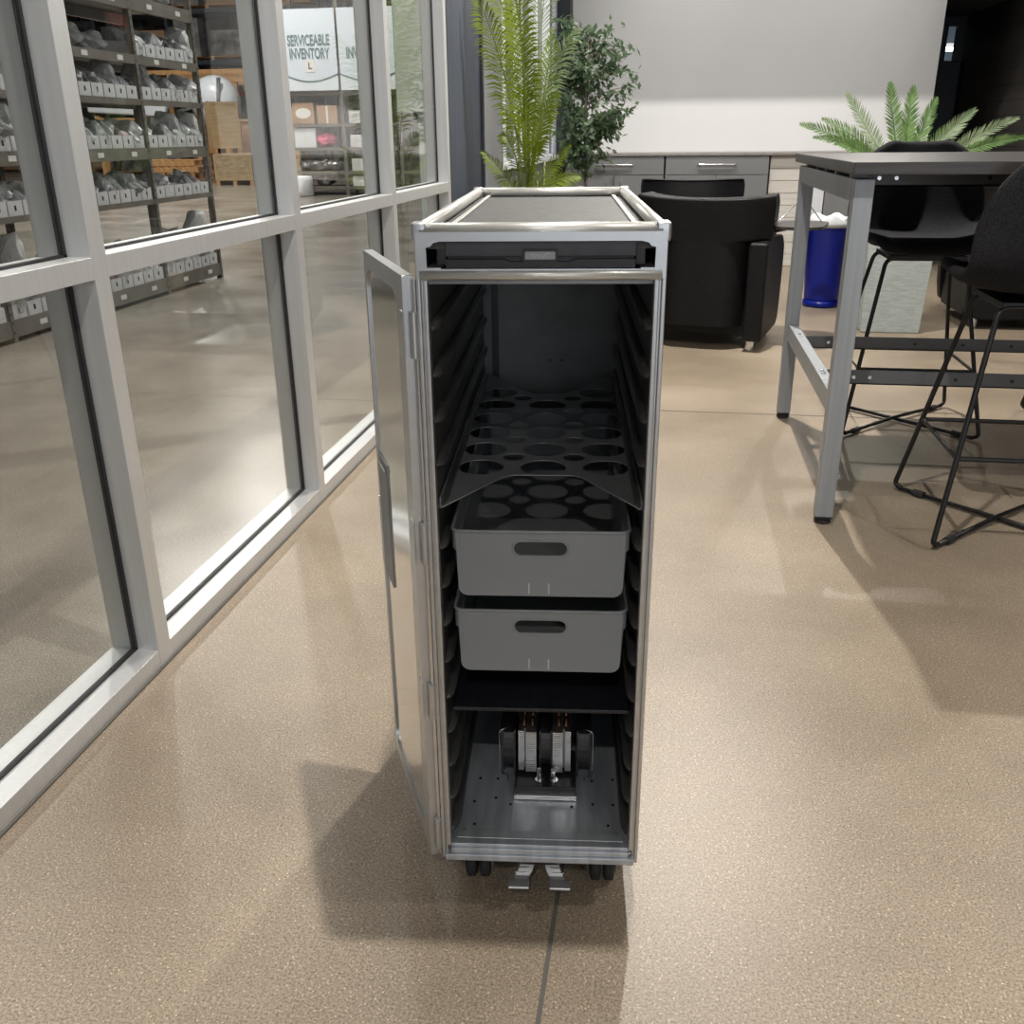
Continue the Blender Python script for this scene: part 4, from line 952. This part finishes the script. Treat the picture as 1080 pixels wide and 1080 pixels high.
# sign bearing shelves, about 20 m away
sx0 = -7.95; sy = 20.0
fs = thing('sign_shelf', 'tan steel shelving with boxes under the inventory signs', 'shelving', (sx0, sy, 0))
for x in (0, 1.19, 2.4, 3.6):
    for y in (0, .6): obj('post', box(nb(), x-.035, x+.035, y, y+.06, 0, 4.4), 'rack', fs)
for z in (.12, .42, .88, 1.34, 1.95, 2.5, 3.3, 4.0):
    for x in (0, 1.19, 2.4): obj('shelf', box(nb(), x+.036, x+1.15, 0.0, .64, z, z+.06), 'rack', fs)
def shelfbox(label, x, z, w_, h, m_, y=.04, name='storage_box', logo=False, d=.4):
    t = thing(name, label, 'box', (sx0+x, sy+y, z))
    obj('carton', box(nb(), 0, w_, 0, d, 0, h), m_, t, bev=.008)
    obj('tape', box(nb(), w_/2-.02, w_/2+.02, -.002, 0, 0, h), 'label_card', t) if not logo else obj('oval_label', flat([(w_/2+w_*.36*math.cos(a*PI/12), h/2+h*.25*math.sin(a*PI/12)) for a in range(24)], [], .004, XZ(-.003)), 'label_card', t, label='white oval label with a small wordmark')
    return t
t = shelfbox('brown cardboard box with a white oval label under the signs', .10, 1.40, .46, .40, 'cardboard', logo=True)
shelfbox('plain brown cardboard box right of the oval labelled one', .62, 1.40, .44, .34, 'cardboard')
shelfbox('square white box below the oval labelled box', .10, .94, .46, .38, 'white_plastic')
t = thing('wrapped_bundle', 'pink wrapped bundle on the shelf beside the white box', 'bundle', (sx0+.72, sy+.2, .94)); me = lump(77, .22, .16, .13); obj('bundle', me, 'pink', t)
for j, (x, z) in enumerate(((1.3, 1.40), (1.3, .94), (1.3, .48), (1.3, .18), (1.3, 2.01), (.1, 2.01), (.65, 2.01))):
    shelfbox('white carton %s' % ['under the right hand sign', 'below the one under the right sign', 'near the bottom right of the sign shelf', 'lowest at the right of the sign shelf', 'half hidden by the right hand sign', 'hidden at the left behind the first sign', 'hidden in the middle behind the first sign'][j], x, z, .42, .24 if z > .3 else .2, 'cardboard_white')
for j, (x, z, s) in enumerate(((.25, .48, .8), (.55, .48, 1.0), (.85, .48, .9), (.65, .18, .8))):
    o = obj('machine_part', lump(60+j, .22*s, .2, .14*s), 'engine', loc=(sx0+x, sy+.25, z)); tag(o, 'jumbled metal machine part, %s on the low sign shelf' % ['left', 'centre', 'right', 'the one below the others'][j], 'machine part', 'metal machine parts on the low shelf')
t = thing('drum', 'clear plastic drum at the lower left of the sign shelf', 'drum', (sx0+.35, sy-.35, 0)); obj('drum_body', lathe(nb(), [(.17, 0), (.2, .03), (.2, .36), (.17, .4)], seg=20), 'white_plastic', t, smooth=True)
crate('tall plywood crate left of the sign shelving', (sx0-.62, sy+1.0, 0), .45, .5, 1.75, 0, 'plywood')
def sign(label, x, words):
    t = thing('hanging_sign', label, 'sign', (sx0+x, sy-.06, 0))
    w_ = 1.14; z0, z1 = 2.02, 3.50
    obj('sheet', box(nb(), 0, w_, 0, .012, z0, z1), 'sign', t)
    arc = [(w_*k/12, z0+.30-.13*math.sin(PI*k/12)) for k in range(13)]
    obj('lower_band', flat([(0, z0), (w_, z0)]+arc[::-1], [], .004, XZ(-.003)), 'sign_low', t)
    obj('curve_line', tube(nb(), [(x_, -.006, z_) for x_, z_ in arc], .014, 6), 'sign_ink', t)
    for k, wd in enumerate(words): obj('lettering', text_mesh(wd, .27, Matrix.Translation((w_/2, -.006, 2.93-.24*k)) @ Matrix.Rotation(PI/2, 4, 'X'), .004, .007, sx=.56), 'sign_ink', t)
    pc = obj('pocket_card', box(nb(), w_/2-.1, w_/2+.1, -.008, -.002, 2.36, 2.58), 'label_card', t)
    obj('card_letter', text_mesh('L', .17, Matrix.Translation((w_/2, -.010, 2.47)) @ Matrix.Rotation(PI/2, 4, 'X'), .002, .004), 'ink', pc)
    return t
sign('pale blue hanging sign reading SERVICEABLE INVENTORY', .03, ['SERVICEABLE', 'INVENTORY'])
sign('pale blue hanging sign right of the SERVICEABLE one, its text cut off by the mullion', 1.22, ['NEW', 'INVENTORY'])
